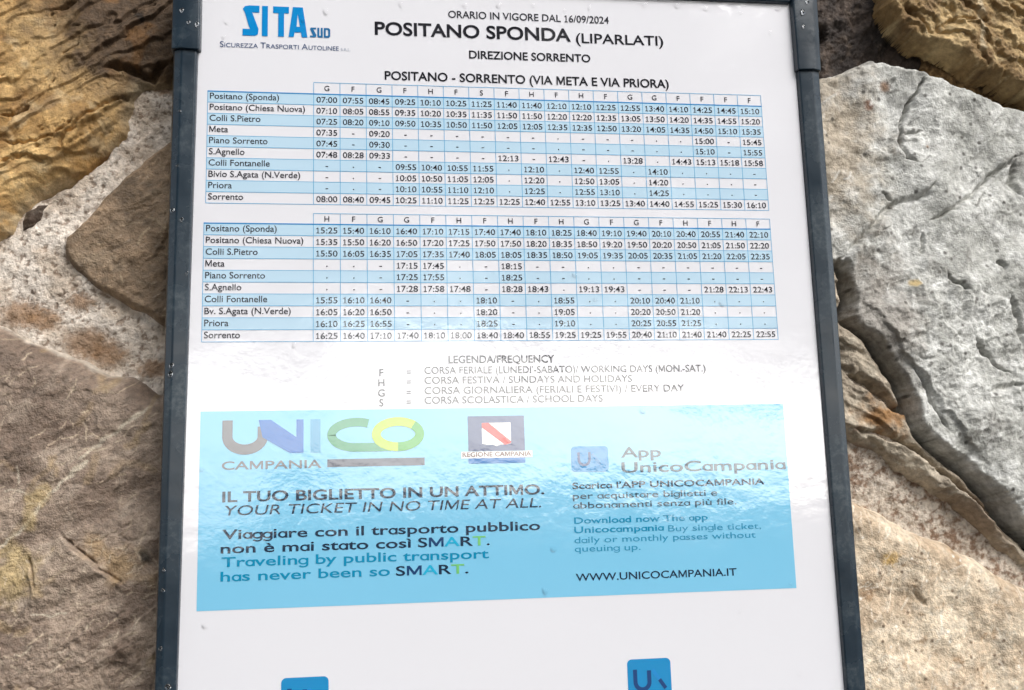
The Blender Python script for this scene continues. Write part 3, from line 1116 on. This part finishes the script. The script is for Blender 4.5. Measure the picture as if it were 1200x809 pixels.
# ---- company logo
lx0, ly1 = pp(284.7, 6.4)
lx1, ly0 = pp(360.5, 45)
ly0 = pp(284.7, 41.8)[1]
w_, h_ = lx1 - lx0, ly1 - ly0
q = lambda a, b_: (lx0 + a * w_, ly0 + b_ * h_)
logo = polygons("company_logo", [
    [q(.03, .76), q(.0, .88), q(.03, .97), q(.10, 1), q(.255, 1), q(.255, .77), q(.145, .77), q(.245, .22), q(.235, .05), q(.19, 0), q(.0, 0), q(.0, .22), q(.115, .22), q(.10, .28)],
    [q(.295, 0), q(.295, 1), q(.385, 1), q(.385, 0)],
    [q(.465, .78), q(.465, 1), q(.71, 1), q(.71, .78), q(.635, .78), q(.635, 0), q(.545, 0), q(.545, .78)],
    [q(.705, 0), q(.77, 1), q(.80, 1), q(.845, .78), q(.83, .35), q(.82, .16), q(.80, .16), q(.785, 0)],
    [q(.80, 1), q(.925, 1), q(.998, 0), q(.91, 0), q(.895, .16), q(.82, .16), q(.83, .35), q(.88, .35), q(.845, .78)]], M['sita'], poster)
sx0, sy0 = pp(363.3, 44)
sx1 = pp(387, 45)[0]
sy1 = pp(375, 33)[1]
sw, sh = sx1 - sx0, sy1 - sy0
q = lambda a, b_: (sx0 + a * sw, sy0 + b_ * sh)
polygons("small_lettering", [
    [q(0, .84), q(.04, 1), q(.30, 1), q(.30, .82), q(.16, .82), q(.32, .25), q(.29, .03), q(.22, 0), q(0, 0), q(0, .18), q(.15, .18)],
    [q(.36, 1), q(.46, 1), q(.46, .18), q(.50, .18), q(.50, 0), q(.42, 0), q(.36, .1)],
    [q(.50, 0), q(.50, .18), q(.53, .18), q(.53, 1), q(.63, 1), q(.63, 0)],
    [q(.68, 0), q(.68, 1), q(.78, 1), q(.78, 0)],
    [q(.78, 1), q(.92, 1), q(1, .85), q(1, .15), q(.92, 0), q(.78, 0), q(.78, .18), q(.88, .2), q(.9, .3), q(.9, .7), q(.88, .8), q(.78, .82)]], M['sita_dark'], logo)
L = Letters()
x0, yb = pp(257.8, 55.2)
for big, small, xe in (("S", "ICUREZZA", 302.3), ("T", "RASPORTI", 350.2), ("A", "UTOLINEE", 397)):
    px0 = {'S': 257.8, 'T': 305.2, 'A': 353.5}[big]
    x = L.put(big, pp(px0, 56)[0], None, yb, 2.95, .004, sx=1.02)
    L.put(small, x + .35, pp(xe, 59)[0], yb, 2.2, .004)
L.build("tagline", M['tagline'], logo)
L = Letters()
L.put("S.R.L.", pp(399.5, 60)[0], pp(410.8, 60)[0], yb, 1.5, 0)
L.build("tagline_suffix", M['srl'], logo)

# ---- headings
line("validity_line", "ORARIO IN VIGORE DAL 16/09/2024", (525.3, 22), (713.5, 27.2), 3.75, 'ink_soft', poster, .012)
line("stop_title", "POSITANO SPONDA", (439.2, 40.2), (669, 49.2), 6.6, 'ink', poster, .022)
line("stop_subtitle", "(LIPARLATI)", (675, 50.4), (777.4, 54.0), 5.1, 'ink', poster, .012)
line("direction_line", "DIREZIONE SORRENTO", (549.8, 69.0), (691.9, 73.0), 4.05, 'ink', poster, .018)
line("route_line", "POSITANO - SORRENTO (VIA META E VIA PRIORA)", (450.9, 94.2), (783.8, 102.8), 4.35, 'ink', poster, .018)

# ---- the two timetables
STOPS1 = ["Positano (Sponda)", "Positano (Chiesa Nuova)", "Colli S.Pietro", "Meta", "Piano Sorrento", "S.Agnello", "Colli Fontanelle", "Bivio S.Agata (N.Verde)", "Priora", "Sorrento"]
STOPS2 = STOPS1[:7] + ["Bv. S.Agata (N.Verde)", "Priora", "Sorrento"]
T1 = """G F G F H F S F H F H F G G F F F F
07:00 07:55 08:45 09:25 10:10 10:25 11:25 11:40 11:40 12:10 12:10 12:25 12:55 13:40 14:10 14:25 14:45 15:10
07:10 08:05 08:55 09:35 10:20 10:35 11:35 11:50 11:50 12:20 12:20 12:35 13:05 13:50 14:20 14:35 14:55 15:20
07:25 08:20 09:10 09:50 10:35 10:50 11:50 12:05 12:05 12:35 12:35 12:50 13:20 14:05 14:35 14:50 15:10 15:35
07:35 - 09:20 - - - - - - . - - - . . 15:00 - 15:45
07:45 - 09:30 - - - - - - . - - - . . 15:10 - 15:55
07:48 08:28 09:33 - - - - 12:13 - 12:43 - . 13:28 . 14:43 15:13 15:18 15:58
- . - 09:55 10:40 10:55 11:55 . 12:10 . 12:40 12:55 . 14:10 . . . -
- . - 10:05 10:50 11:05 12:05 . 12:20 . 12:50 13:05 . 14:20 . . . -
- . - 10:10 10:55 11:10 12:10 . 12:25 . 12:55 13:10 . 14:25 . . . -
08:00 08:40 09:45 10:25 11:10 11:25 12:25 12:25 12:40 12:55 13:10 13:25 13:40 14:40 14:55 15:25 15:30 16:10"""
T2 = """H F G G F H F H F H G F G F H F H F
15:25 15:40 16:10 16:40 17:10 17:15 17:40 17:40 18:10 18:25 18:40 19:10 19:40 20:10 20:40 20:55 21:40 22:10
15:35 15:50 16:20 16:50 17:20 17:25 17:50 17:50 18:20 18:35 18:50 19:20 19:50 20:20 20:50 21:05 21:50 22:20
15:50 16:05 16:35 17:05 17:35 17:40 18:05 18:05 18:35 18:50 19:05 19:35 20:05 20:35 21:05 21:20 22:05 22:35
. . - 17:15 17:45 . - 18:15 - - . . - - - - - -
. . - 17:25 17:55 . - 18:25 - - . . - - - - - -
. . - 17:28 17:58 17:48 - 18:28 18:43 . 19:13 19:43 - - - 21:28 22:13 22:43
15:55 16:10 16:40 - . . 18:10 - . 18:55 . . 20:10 20:40 21:10 . . .
16:05 16:20 16:50 - . . 18:20 - . 19:05 . . 20:20 20:50 21:20 . . .
16:10 16:25 16:55 - . . 18:25 - . 19:10 . . 20:25 20:55 21:25 . . .
16:25 16:40 17:10 17:40 18:10 18:00 18:40 18:40 18:55 19:25 19:25 19:55 20:40 21:10 21:40 21:40 22:25 22:55"""
CW = 12.6
X0, X1 = -9 * CW, 9 * CW


def table(rows, stops, xl, ytop, ybot, yhead, order):
    rows = [r_.split() for r_ in rows.split("\n")]
    rh = (ytop - ybot) / 10
    ys = [ytop - i * rh for i in range(11)]
    bands = quads("timetable", [(xl, X1, ys[i + 1], ys[i]) for i in range(0, 10, 2)], -.08, M['band'], poster)
    bands['label'] = order
    lw = .28
    g_ = []
    for y in ys[1:] + [yhead]:
        g_.append((xl if y != yhead else X0, X1, y - lw / 2, y + lw / 2))
    for c in range(19):
        x = X0 + c * CW
        g_.append((x - lw / 2, x + lw / 2, ybot, yhead))
    g_.append((xl - lw / 2, xl + lw / 2, ybot, ytop))
    v, f = [], []
    for i, (a, b_, c, d) in enumerate(g_):
        k = len(v)
        v += quad(a, b_, c, d, -.11 - .002 * (i % 7) - (.02 if b_ - a < 1 else 0))
        f.append((k, k + 1, k + 2, k + 3))
    mesh_mm("grid_lines", v, f, M['grid'], bands)
    quads("heavy_line", [(xl - .2, X1 + .2, ytop - .3, ytop + .3)], -.15, M['grid_bold'], bands)
    L = Letters()
    for i, s in enumerate(rows[0]):
        L.put(s, 0, None, ytop + (yhead - ytop) / 2 - 1.25, 2.6, .006, center=X0 + (i + .5) * CW)
    L.build("column_letters", M['ink_soft'], bands)
    L = Letters()
    ref = 45.0 / (glyphs("Positano (Chiesa Nuova)", .006)[0][:, 0].max())
    for i, s in enumerate(stops):
        v_, _ = glyphs(s, .006)
        L.put(s, xl + 1.0, xl + 1.0 + (v_[:, 0].max() - v_[:, 0].min()) * ref, ys[i + 1] + 1.75, 3.0, .006)
    L.build("stop_names", M['ink_soft'], bands)
    L = Letters()
    for j, r_ in enumerate(rows[1:]):
        for i, s in enumerate(r_):
            xc = X0 + (i + .5) * CW
            if ':' in s:
                L.put(s, xc - 4.95, xc + 4.95, ys[j + 1] + 1.25, 2.85, .006)
            elif s == '-':
                L.put('-', xc - .6, xc + .6, ys[j + 1] + 1.4, 2.7, .004)
            else:
                L.put('.', xc - .3, xc + .3, ys[j + 1] + 1.9, 3.0, .004)
    L.build("departure_times", M['ink_soft'], bands)


table(T1, STOPS1, -163.2, 123.3, 67.7, 129.2, "upper timetable of morning and midday departures")
table(T2, STOPS2, -163.8, 57.9, 1.4, 63.2, "lower timetable of afternoon and evening departures")

# ---- legend
leg = line("legend", "LEGENDA/FREQUENCY", (525.7, 425.6), (649.9, 424.9), 3.5, 'ink_soft', poster, .016)
L, LL = Letters(), Letters()
for s, tx, pxe, py in (("F", "CORSA FERIALE (LUNEDI'-SABATO)/ WORKING DAYS (MON.-SAT.)", 827, 438.3), ("H", "CORSA FESTIVA / SUNDAYS AND HOLIDAYS", 741, 450.0),
                       ("G", "CORSA GIORNALIERA (FERIALI E FESTIVI) / EVERY DAY", 802, 462.0), ("S", "CORSA SCOLASTICA / SCHOOL DAYS", 706.5, 473.4)):
    x, y = pp(497.5, py)
    L.put(tx, x, pp(pxe, py)[0], y, 3.3, .003)
    LL.put(s, 0, None, y - .9, 3.3, .010, center=pp(447, py)[0])
    LL.put("=", 0, None, y - .6, 3.0, .0, center=pp(479, py)[0])
L.build("legend_text", M['ink_soft'], leg)
LL.build("legend_symbols", M['ink_soft'], leg)

# ---- ticket banner
ban = quads("ticket_banner", [(-163.7, 113.5, -119.0, -30.7)], -.08, M['banner'], poster)


def box_px(a, b_):
    (x0, y0), (x1, y1) = pp(*a), pp(*b_)
    return min(x0, x1), max(x0, x1), min(y0, y1), max(y0, y1)


# UNICO logo strokes
ux0, uy1 = pp(260.8, 493)
uxe, _ = pp(497.7, 490)
uy0 = pp(285, 533)[1]
uh = uy1 - uy0
SW = 4.6


def ux(px):
    return pp(px, 512)[0]


def arc(cx, cy, rx, ry, a0, a1, n_=18):
    return [(cx + rx * math.cos(math.radians(a0 + (a1 - a0) * i / n_)), cy + ry * math.sin(math.radians(a0 + (a1 - a0) * i / n_))) for i in range(n_ + 1)]


xa, xb = ux(266.5), ux(308)
ry = uh * .52
ribbon("logo_letter", [(xa, uy1), (xa, uy0 + ry + SW / 2)] + arc((xa + xb) / 2, uy0 + ry, (xb - xa) / 2, ry - SW / 2, 180, 360) + [(xb, uy1 - 3)], SW, M['u_grey'], ban)
nx0, nx1, nx2 = ux(303), ux(349), ux(356.5)
polygons("logo_letter", [[(nx0, uy1), (nx0 + 5.5, uy1), (nx1 - .6, uy0 + 7.5), (nx1 - .6, uy1), (nx2 - .3, uy1), (nx2 - .3, uy0 + .4), (nx1 - 3.4, uy0 + .4), (nx0 + 1.8, uy1 - 8)]], M['n_blue'], ban, -.22)
quads("logo_letter", [(ux(364), ux(375.5), uy0 + .5, uy1)], -.2, M['i_teal'], ban)
cy = (uy0 + uy1) / 2 + .35
cx = ux(418)
rx_, ry_ = (ux(418) - ux(383.7)) - SW / 2 + .4, uh / 2 - SW * .43
ribbon("logo_letter", arc(cx, cy, rx_, ry_, 62, 180, 20) + arc(cx, cy, rx_, ry_, 180, 262, 12) + [(ux(440), cy - ry_), (ux(458), cy - ry_)], SW * .86, M['c_green'], ban)
ox = ux(466.5)
orx = ux(497.7) - ox - SW / 2
ribbon("logo_letter", arc(ox, cy, orx, ry_, 0, 270, 40), SW * .9, M['o_lime'], ban, -.24)
ribbon("logo_letter_shade", arc(ox, cy, orx, ry_, -90, 45, 20), SW * .9, M['o_green'], ban, -.26)
line("logo_caption", "CAMPANIA", (259.8, 551.0), (376.8, 548.0), 3.6, 'u_grey', ban, .012)
quads("logo_bar", [box_px((383.7, 538.5), (497.7, 545.2))], -.2, M['bar'], ban)

# regional emblem
ex0, ex1, _, _ = box_px((548, 488), (614.3, 500))
ey1, ey0 = pp(580, 487.6)[1], pp(580, 528.6)[1]
emb = quads("region_emblem", [(ex0, ex1, ey0, ey1)], -.2, M['navy'], ban)
hx0, hx1 = pp(564.8, 510)[0], pp(598.6, 510)[0]
hy1, hy0 = pp(582, 495.6)[1], pp(582, 523)[1]
sh_ = solid("shield", [(hx0, hy1), (hx0, hy0 + 1.2), (hx0 + 2.2, hy0 + .7), (hx0 + 5, hy0 + .7), ((hx0 + hx1) / 2, hy0), (hx1 - 5, hy0 + .7), (hx1 - 2.2, hy0 + .7), (hx1, hy0 + 1.2), (hx1, hy1)], M['white'], ban, -.23)
solid("shield_band", [(hx0, hy1), (hx0, hy1 - 2.2), (hx1 - 3.0, hy0 + .6), (hx1, hy0 + 1.3), (hx1, hy0 + 2.2), (hx0 + 3.2, hy1)], M['red'], ban, -.26)
tx0, tx1 = pp(540.4, 533)[0], pp(623.8, 533)[0]
ty0, ty1 = pp(580, 536.8)[1], pp(580, 529.0)[1]
quads("emblem_strip", [(tx0, tx1, ty0, ty1)], -.22, M['white'], ban)
L = Letters()
L.put("REGIONE CAMPANIA", tx0 + .6, tx1 - .6, ty0 + .75, 2.0, .02, -.25)
L.build("emblem_caption", M['emb_text'], ban)
quads("emblem_base", [(ex0, ex1, pp(580, 543)[1], ty0)], -.2, M['strip'], ban)

# left slogans
line("slogan_italian", "IL TUO BIGLIETTO IN UN ATTIMO.", (260.5, 589.4), (638, 578.2), 4.45, 'ink_blue', ban, .022)
line("slogan_english", "YOUR TICKET IN NO TIME AT ALL.", (261, 604.8), (634, 594.2), 4.35, 'ink_blue', ban, .0, .22)
line("slogan_body", "Viaggiare con il trasporto pubblico", (260.5, 632.6), (633, 620.6), 4.1, 'ink_blue', ban, .014)


def smart(px0, px1, pya, pyb, name, parent, cols):
    (x0, y0), (x1, y1) = pp(px0, pya), pp(px1, pyb)
    y = (y0 + y1) / 2
    bold = .014
    total = glyphs("SMART.", bold)[0][:, 0]
    k = (x1 - x0) / (total.max() - total.min())
    for i, ch in enumerate("SMART."):
        va = glyphs("SMART."[:i + 1], bold)[0][:, 0]
        vc = glyphs(ch, bold)[0][:, 0]
        xe = x0 + (va.max() - total.min()) * k
        if ch == '.':
            vb = glyphs("SMART", bold)[0][:, 0]
        Lx = Letters()
        Lx.put(ch, xe - (vc.max() - vc.min()) * k, xe, y, 4.1, bold)
        Lx.build(name, M[cols[i]], parent)


line("slogan_body", "non è mai stato così", (258.6, 648.6), (482, 641.8), 4.1, 'ink_blue', ban, .014)
smart(490, 574, 641.4, 638.8, "slogan_letter", ban, ['ink_blue', 'n_navy', 'cyan', 'ink_blue', 'sgreen', 'ink_blue'])
line("slogan_translation", "Traveling by public transport", (259.5, 664.4), (573, 654.2), 4.1, 'teal', ban, .014)
line("slogan_translation", "has never been so", (258.4, 681.4), (457, 674.8), 4.1, 'teal', ban, .014)
smart(464, 549, 674.6, 672.0, "slogan_letter", ban, ['ink_blue', 'n_navy', 'cyan', 'ink_blue', 'sgreen', 'ink_blue'])


# right column
def rounded(x0, x1, y0, y1, r_, n_=6):
    P = []
    for cx_, cy_, a in ((x1 - r_, y1 - r_, 0), (x0 + r_, y1 - r_, 90), (x0 + r_, y0 + r_, 180), (x1 - r_, y0 + r_, 270)):
        P += arc(cx_, cy_, r_, r_, a, a + 90, n_)
    return P


x0, x1, _, _ = box_px((669.5, 540), (712.9, 540))
y1, y0 = pp(690, 523.2)[1], pp(690, 553)[1]
solid("app_icon", rounded(x0, x1, y0, y1, 1.8), M['icon'], ban)
xu = x0 + (x1 - x0) * .2
um = (y0 + y1) / 2
ribbon("icon_letter", [(xu, um + 3.2), (xu, um + .5)] + arc(xu + 2.6, um - .2, 2.6, 2.6, 180, 360, 12) + [(xu + 5.2, um + 3.2)], 1.2, M['icon_dark'], ban, -.25)
ribbon("icon_stroke", [(xu + 6.6, um + 2.6), (xu + 10.5, um - 2.6)], 1.3, M['icon_fade'], ban, -.25)
line("app_title", "App", (727.8, 536.2), (774.6, 535.4), 4.75, 'ink_mid', ban, .012)
line("app_title", "UnicoCampania", (728.6, 553.0), (920.8, 550.6), 4.75, 'ink_mid', ban, .012)
line("app_text_bold", "Scarica l'APP UNICOCAMPANIA", (670.8, 572.2), (895.8, 568.6), 2.85, 'ink_blue', ban, .014)
line("app_text", "per acquistare biglietti e", (671.3, 584.3), (840.5, 581.6), 2.9, 'ink_mid', ban, .004)
line("app_text", "abbonamenti senza più file.", (671.7, 595.2), (863.2, 592.0), 2.9, 'ink_mid', ban, .004)
line("app_text_translation", "Download now The app", (672.8, 613.0), (829.4, 610.4), 2.85, 'teal', ban, .016)
line("app_text_translation", "Unicocampania", (672.8, 624.4), (778, 622.2), 2.85, 'teal', ban, .016)
line("app_text_translation", "Buy single ticket,", (783, 622.4), (891.8, 620.2), 2.85, 'teal_soft', ban, .0)
line("app_text_translation", "daily or monthly passes without", (673.2, 635.6), (885.7, 631.2), 2.85, 'teal_soft', ban, .0)
line("app_text_translation", "queuing up.", (673.5, 646.6), (750.7, 644.8), 2.85, 'teal_soft', ban, .0)
line("web_address", "WWW.UNICOCAMPANIA.IT", (675, 681.0), (863.3, 674.6), 3.3, 'ink_blue', ban, .010)

# app icons at the foot of the sheet (the square codes round them are left out)
for px, py in ((329.5, 795.0), (734.5, 773.2)):
    x0, y1 = pp(px, py)
    s_ = 20.6
    ic = solid("app_icon", rounded(x0, x0 + s_, y1 - s_, y1, 2.2), M['icon'], poster, -.1)
    xu, yt = x0 + 3.6, y1 - 4.6
    ribbon("icon_letter", [(xu, yt), (xu, yt - 5.4)] + arc(xu + 3.3, yt - 5.6, 3.3, 3.3, 180, 360, 14) + [(xu + 6.6, yt - .6)], 1.9, M['icon_dark'], ic, -.2)
    ribbon("icon_stroke", [(xu + 8.2, yt - .3), (xu + 10.4, yt - 3.4), (xu + 11.8, yt - 5.4)], 1.7, M['sita'], ic, -.2)
    ribbon("icon_stroke", [(xu + 11.4, yt - 4.8), (xu + 14.2, yt - 8.8)], 1.7, M['icon_dark'], ic, -.23)


# ------------------------------------------------------------------ rain drops
def drop(px, py, r_, zf, label, group, slide=0.0):
    x, y = wp(px, py, zf)
    v, f = [], []
    nr, ns = 6, 16
    r_ *= .72
    hgt = r_ * (.3 if zf < -1 else .16)
    irr = [1 + .12 * math.sin(2 * a_ + px) + .08 * math.sin(3 * a_ + py) for a_ in np.linspace(0, 2 * math.pi, ns, endpoint=False)]
    for k in range(nr):
        rk = math.cos(k / nr * math.pi / 2)
        zk = math.sin(k / nr * math.pi / 2)
        for j in range(ns):
            a_ = 2 * math.pi * j / ns
            v.append((x + r_ * rk * irr[j] * math.cos(a_) * .92, y + r_ * rk * irr[j] * math.sin(a_) * 1.08 - slide * zk, zf - .02 - hgt * zk))
    v.append((x, y - slide, zf - .02 - hgt))
    for k in range(nr - 1):
        for j in range(ns):
            j2 = (j + 1) % ns
            f.append((k * ns + j, k * ns + j2, (k + 1) * ns + j2, (k + 1) * ns + j))
    for j in range(ns):
        f.append(((nr - 1) * ns + j, (nr - 1) * ns + (j + 1) % ns, nr * ns))
    if zf < -1:
        f.append(tuple(range(ns - 1, -1, -1)))
    o = mesh_mm("water_drop", v, f, M['water' if zf < -1 else 'water_thin'], None, True)
    c = world((x, y, zf))
    o.data.transform(Matrix.Translation(-c))
    o.location = c
    tag(o, label, "water drop", group)


G = "rain drops on the framed timetable"
for px, py, r_ in ((213, 12, 1.5), (221, 26, 1.2), (231, 28, 1.6)):
    drop(px, py, r_, -4.9, "small rain drop on the metal corner sleeve beside the blue company logo", G, .3)
for px, py, r_ in ((946, 2, 1.6), (941, 14, 1.9), (942, 31, 1.2)):
    drop(px, py, r_, -4.9, "small rain drop on the corner sleeve beside the dark rock crevice", G, .3)
for px, py, r_ in ((211, 130, .9), (208, 194, .9), (202, 246, 1.5), (213, 257, 1.3), (219, 320, 1.0), (201, 428, 1.6), (200, 438, 1.8)):
    drop(px, py, r_, -3.4, "rain drop on the frame rail beside the brown stone and timetable", G, .4)
for px, py, r_ in ((192, 668, 1.1), (191, 692, 1.2), (188, 760, 1.2), (197, 805, 1.8)):
    drop(px, py, r_, -3.4, "rain drop low on the frame rail beside the large vein-marked stone", G, .3)
for px, py, r_ in ((545, 6, 1.8), (585, 6, 2.0), (625, 6, 1.5), (691, 9, 1.5), (756, 5, 2.2), (794, 6, 2.3), (827, 9, 2.0), (868, 15, 1.6), (470, 5, 1.6), (662, 12, 1.2)):
    drop(px, py, r_, -.3, "clear rain drop on white paper just under the top rail", G, .5)
for px, py, r_ in ((912, 9, 2.4), (903, 38, 1.6)):
    drop(px, py, r_, -.3, "clear rain drop on the paper corner beside the corner sleeve", G, .4)
for px, py, r_ in ((382, 13, 2.2), (355, 24, 1.6), (266, 26, 1.4), (262, 43, 1.2)):
    drop(px, py, r_, -.3, "clear rain drop on the white paper around the blue company logo", G, .3)
for px, py, r_ in ((674, 322, 1.9), (698, 350, 1.8), (846, 355, 2.2), (345, 404, 1.7), (384, 459, 1.4), (405, 468, 1.9)):
    drop(px, py, r_, -.3, "clear rain drop on the lower timetable or the legend's white margin", G, .3)
for px, py, r_ in ((754, 480, 2.6), (236, 549, 1.6), (649, 643, 2.0), (639, 692, 2.2), (927, 684, 1.2)):
    drop(px, py, r_, -.3, "clear rain drop on the blue ticket banner", G, .5)
for px, py, r_ in ((867, 716, 1.2), (950, 560, 1.2), (937, 790, 1.3), (240, 733, 1.6)):
    drop(px, py, r_, -.3, "clear rain drop on the white paper around and below the blue banner", G, .3)

# ------------------------------------------------------------------ out of view behind the camera: road, and trees added for the reflections
ma, t, b = nodes("asphalt")
b.inputs['Base Color'].default_value = (.05, .05, .05, 1)
b.inputs['Roughness'].default_value = .9
n = N(t, 'ShaderNodeTexNoise')
n.inputs['Scale'].default_value = 60
r = N(t, 'ShaderNodeMapRange')
r.inputs['To Min'].default_value, r.inputs['To Max'].default_value = .03, .075
t.links.new(n.outputs['Fac'], r.inputs['Value'])
t.links.new(r.outputs[0], b.inputs['Base Color'])
me = bpy.data.meshes.new("road")
me.from_pydata([(-400, -400, 0), (400, -400, 0), (400, 60, 0), (-400, 60, 0)], [], [(0, 1, 2, 3)])
tag(link_mesh("road", me, ma), kind='structure')

ml, t, b = nodes("leaves")
b.inputs['Roughness'].default_value = .6
g = N(t, 'ShaderNodeNewGeometry')
n = N(t, 'ShaderNodeTexNoise')
n.inputs['Scale'].default_value = 3
t.links.new(g.outputs['Position'], n.inputs['Vector'])
r = N(t, 'ShaderNodeValToRGB')
r.color_ramp.elements[0].color = (.02, .035, .012, 1)
r.color_ramp.elements[1].color = (.06, .09, .03, 1)
t.links.new(n.outputs['Fac'], r.inputs[0])
t.links.new(r.outputs[0], b.inputs['Base Color'])

# leaves: unseen thicket and crowns, added to bound the sky mirrored in the print
lv, lf = [], []


def leaf(c, s):
    a = rng.normal(size=3)
    a /= np.linalg.norm(a)
    b_ = np.cross(a, rng.normal(size=3))
    b_ /= np.linalg.norm(b_)
    k = len(lv)
    lv.extend([tuple(c - a * s), tuple(c + b_ * s * .5), tuple(c + a * s), tuple(c - b_ * s * .5)])
    lf.append((k, k + 1, k + 2, k + 3))


EYE = 1.66
DIST = 7.0
for i in range(9000):                                        # thicket: its top is shaped as the lower edge of the reflected sky
    x = rng.uniform(-9, 9)
    top = EYE + DIST * math.tan(math.radians(np.interp(x, [-9, -3, -1.25, -1.0, -.6, 0, .8, 1.4, 2.0, 3.0, 5, 9], [5, 4, -.8, 0, 2.9, 2.2, 3.2, 2.6, 2.0, 1.2, 2, 5]) + .35 * math.sin(x * 9)))
    z = top - abs(rng.normal()) * .5
    if z > .1:
        leaf(np.array([x, -DIST - .5 + rng.uniform(-.5, .5), z]), .075)
for i in range(17000):                                       # crowns added to keep the reflection dark above the sky band
    x = rng.uniform(-8, 8)
    low = EYE + DIST * math.tan(math.radians(9.6 + 1.2 * math.sin(x * 1.1 + 1.0) + .9 * math.sin(x * 3.7)))
    z = low + rng.uniform(0, 1) ** .8 * 3.2
    leaf(np.array([x, -DIST + rng.uniform(-1.2, 1.2), z]), .13)
me = bpy.data.meshes.new("unseen_trees")
me.from_pydata(lv, [], lf)
tag(link_mesh("unseen_trees", me, ml), "unseen dark green trees and thicket across the road, shaped to frame the reflected sky", "trees", kind='stuff')
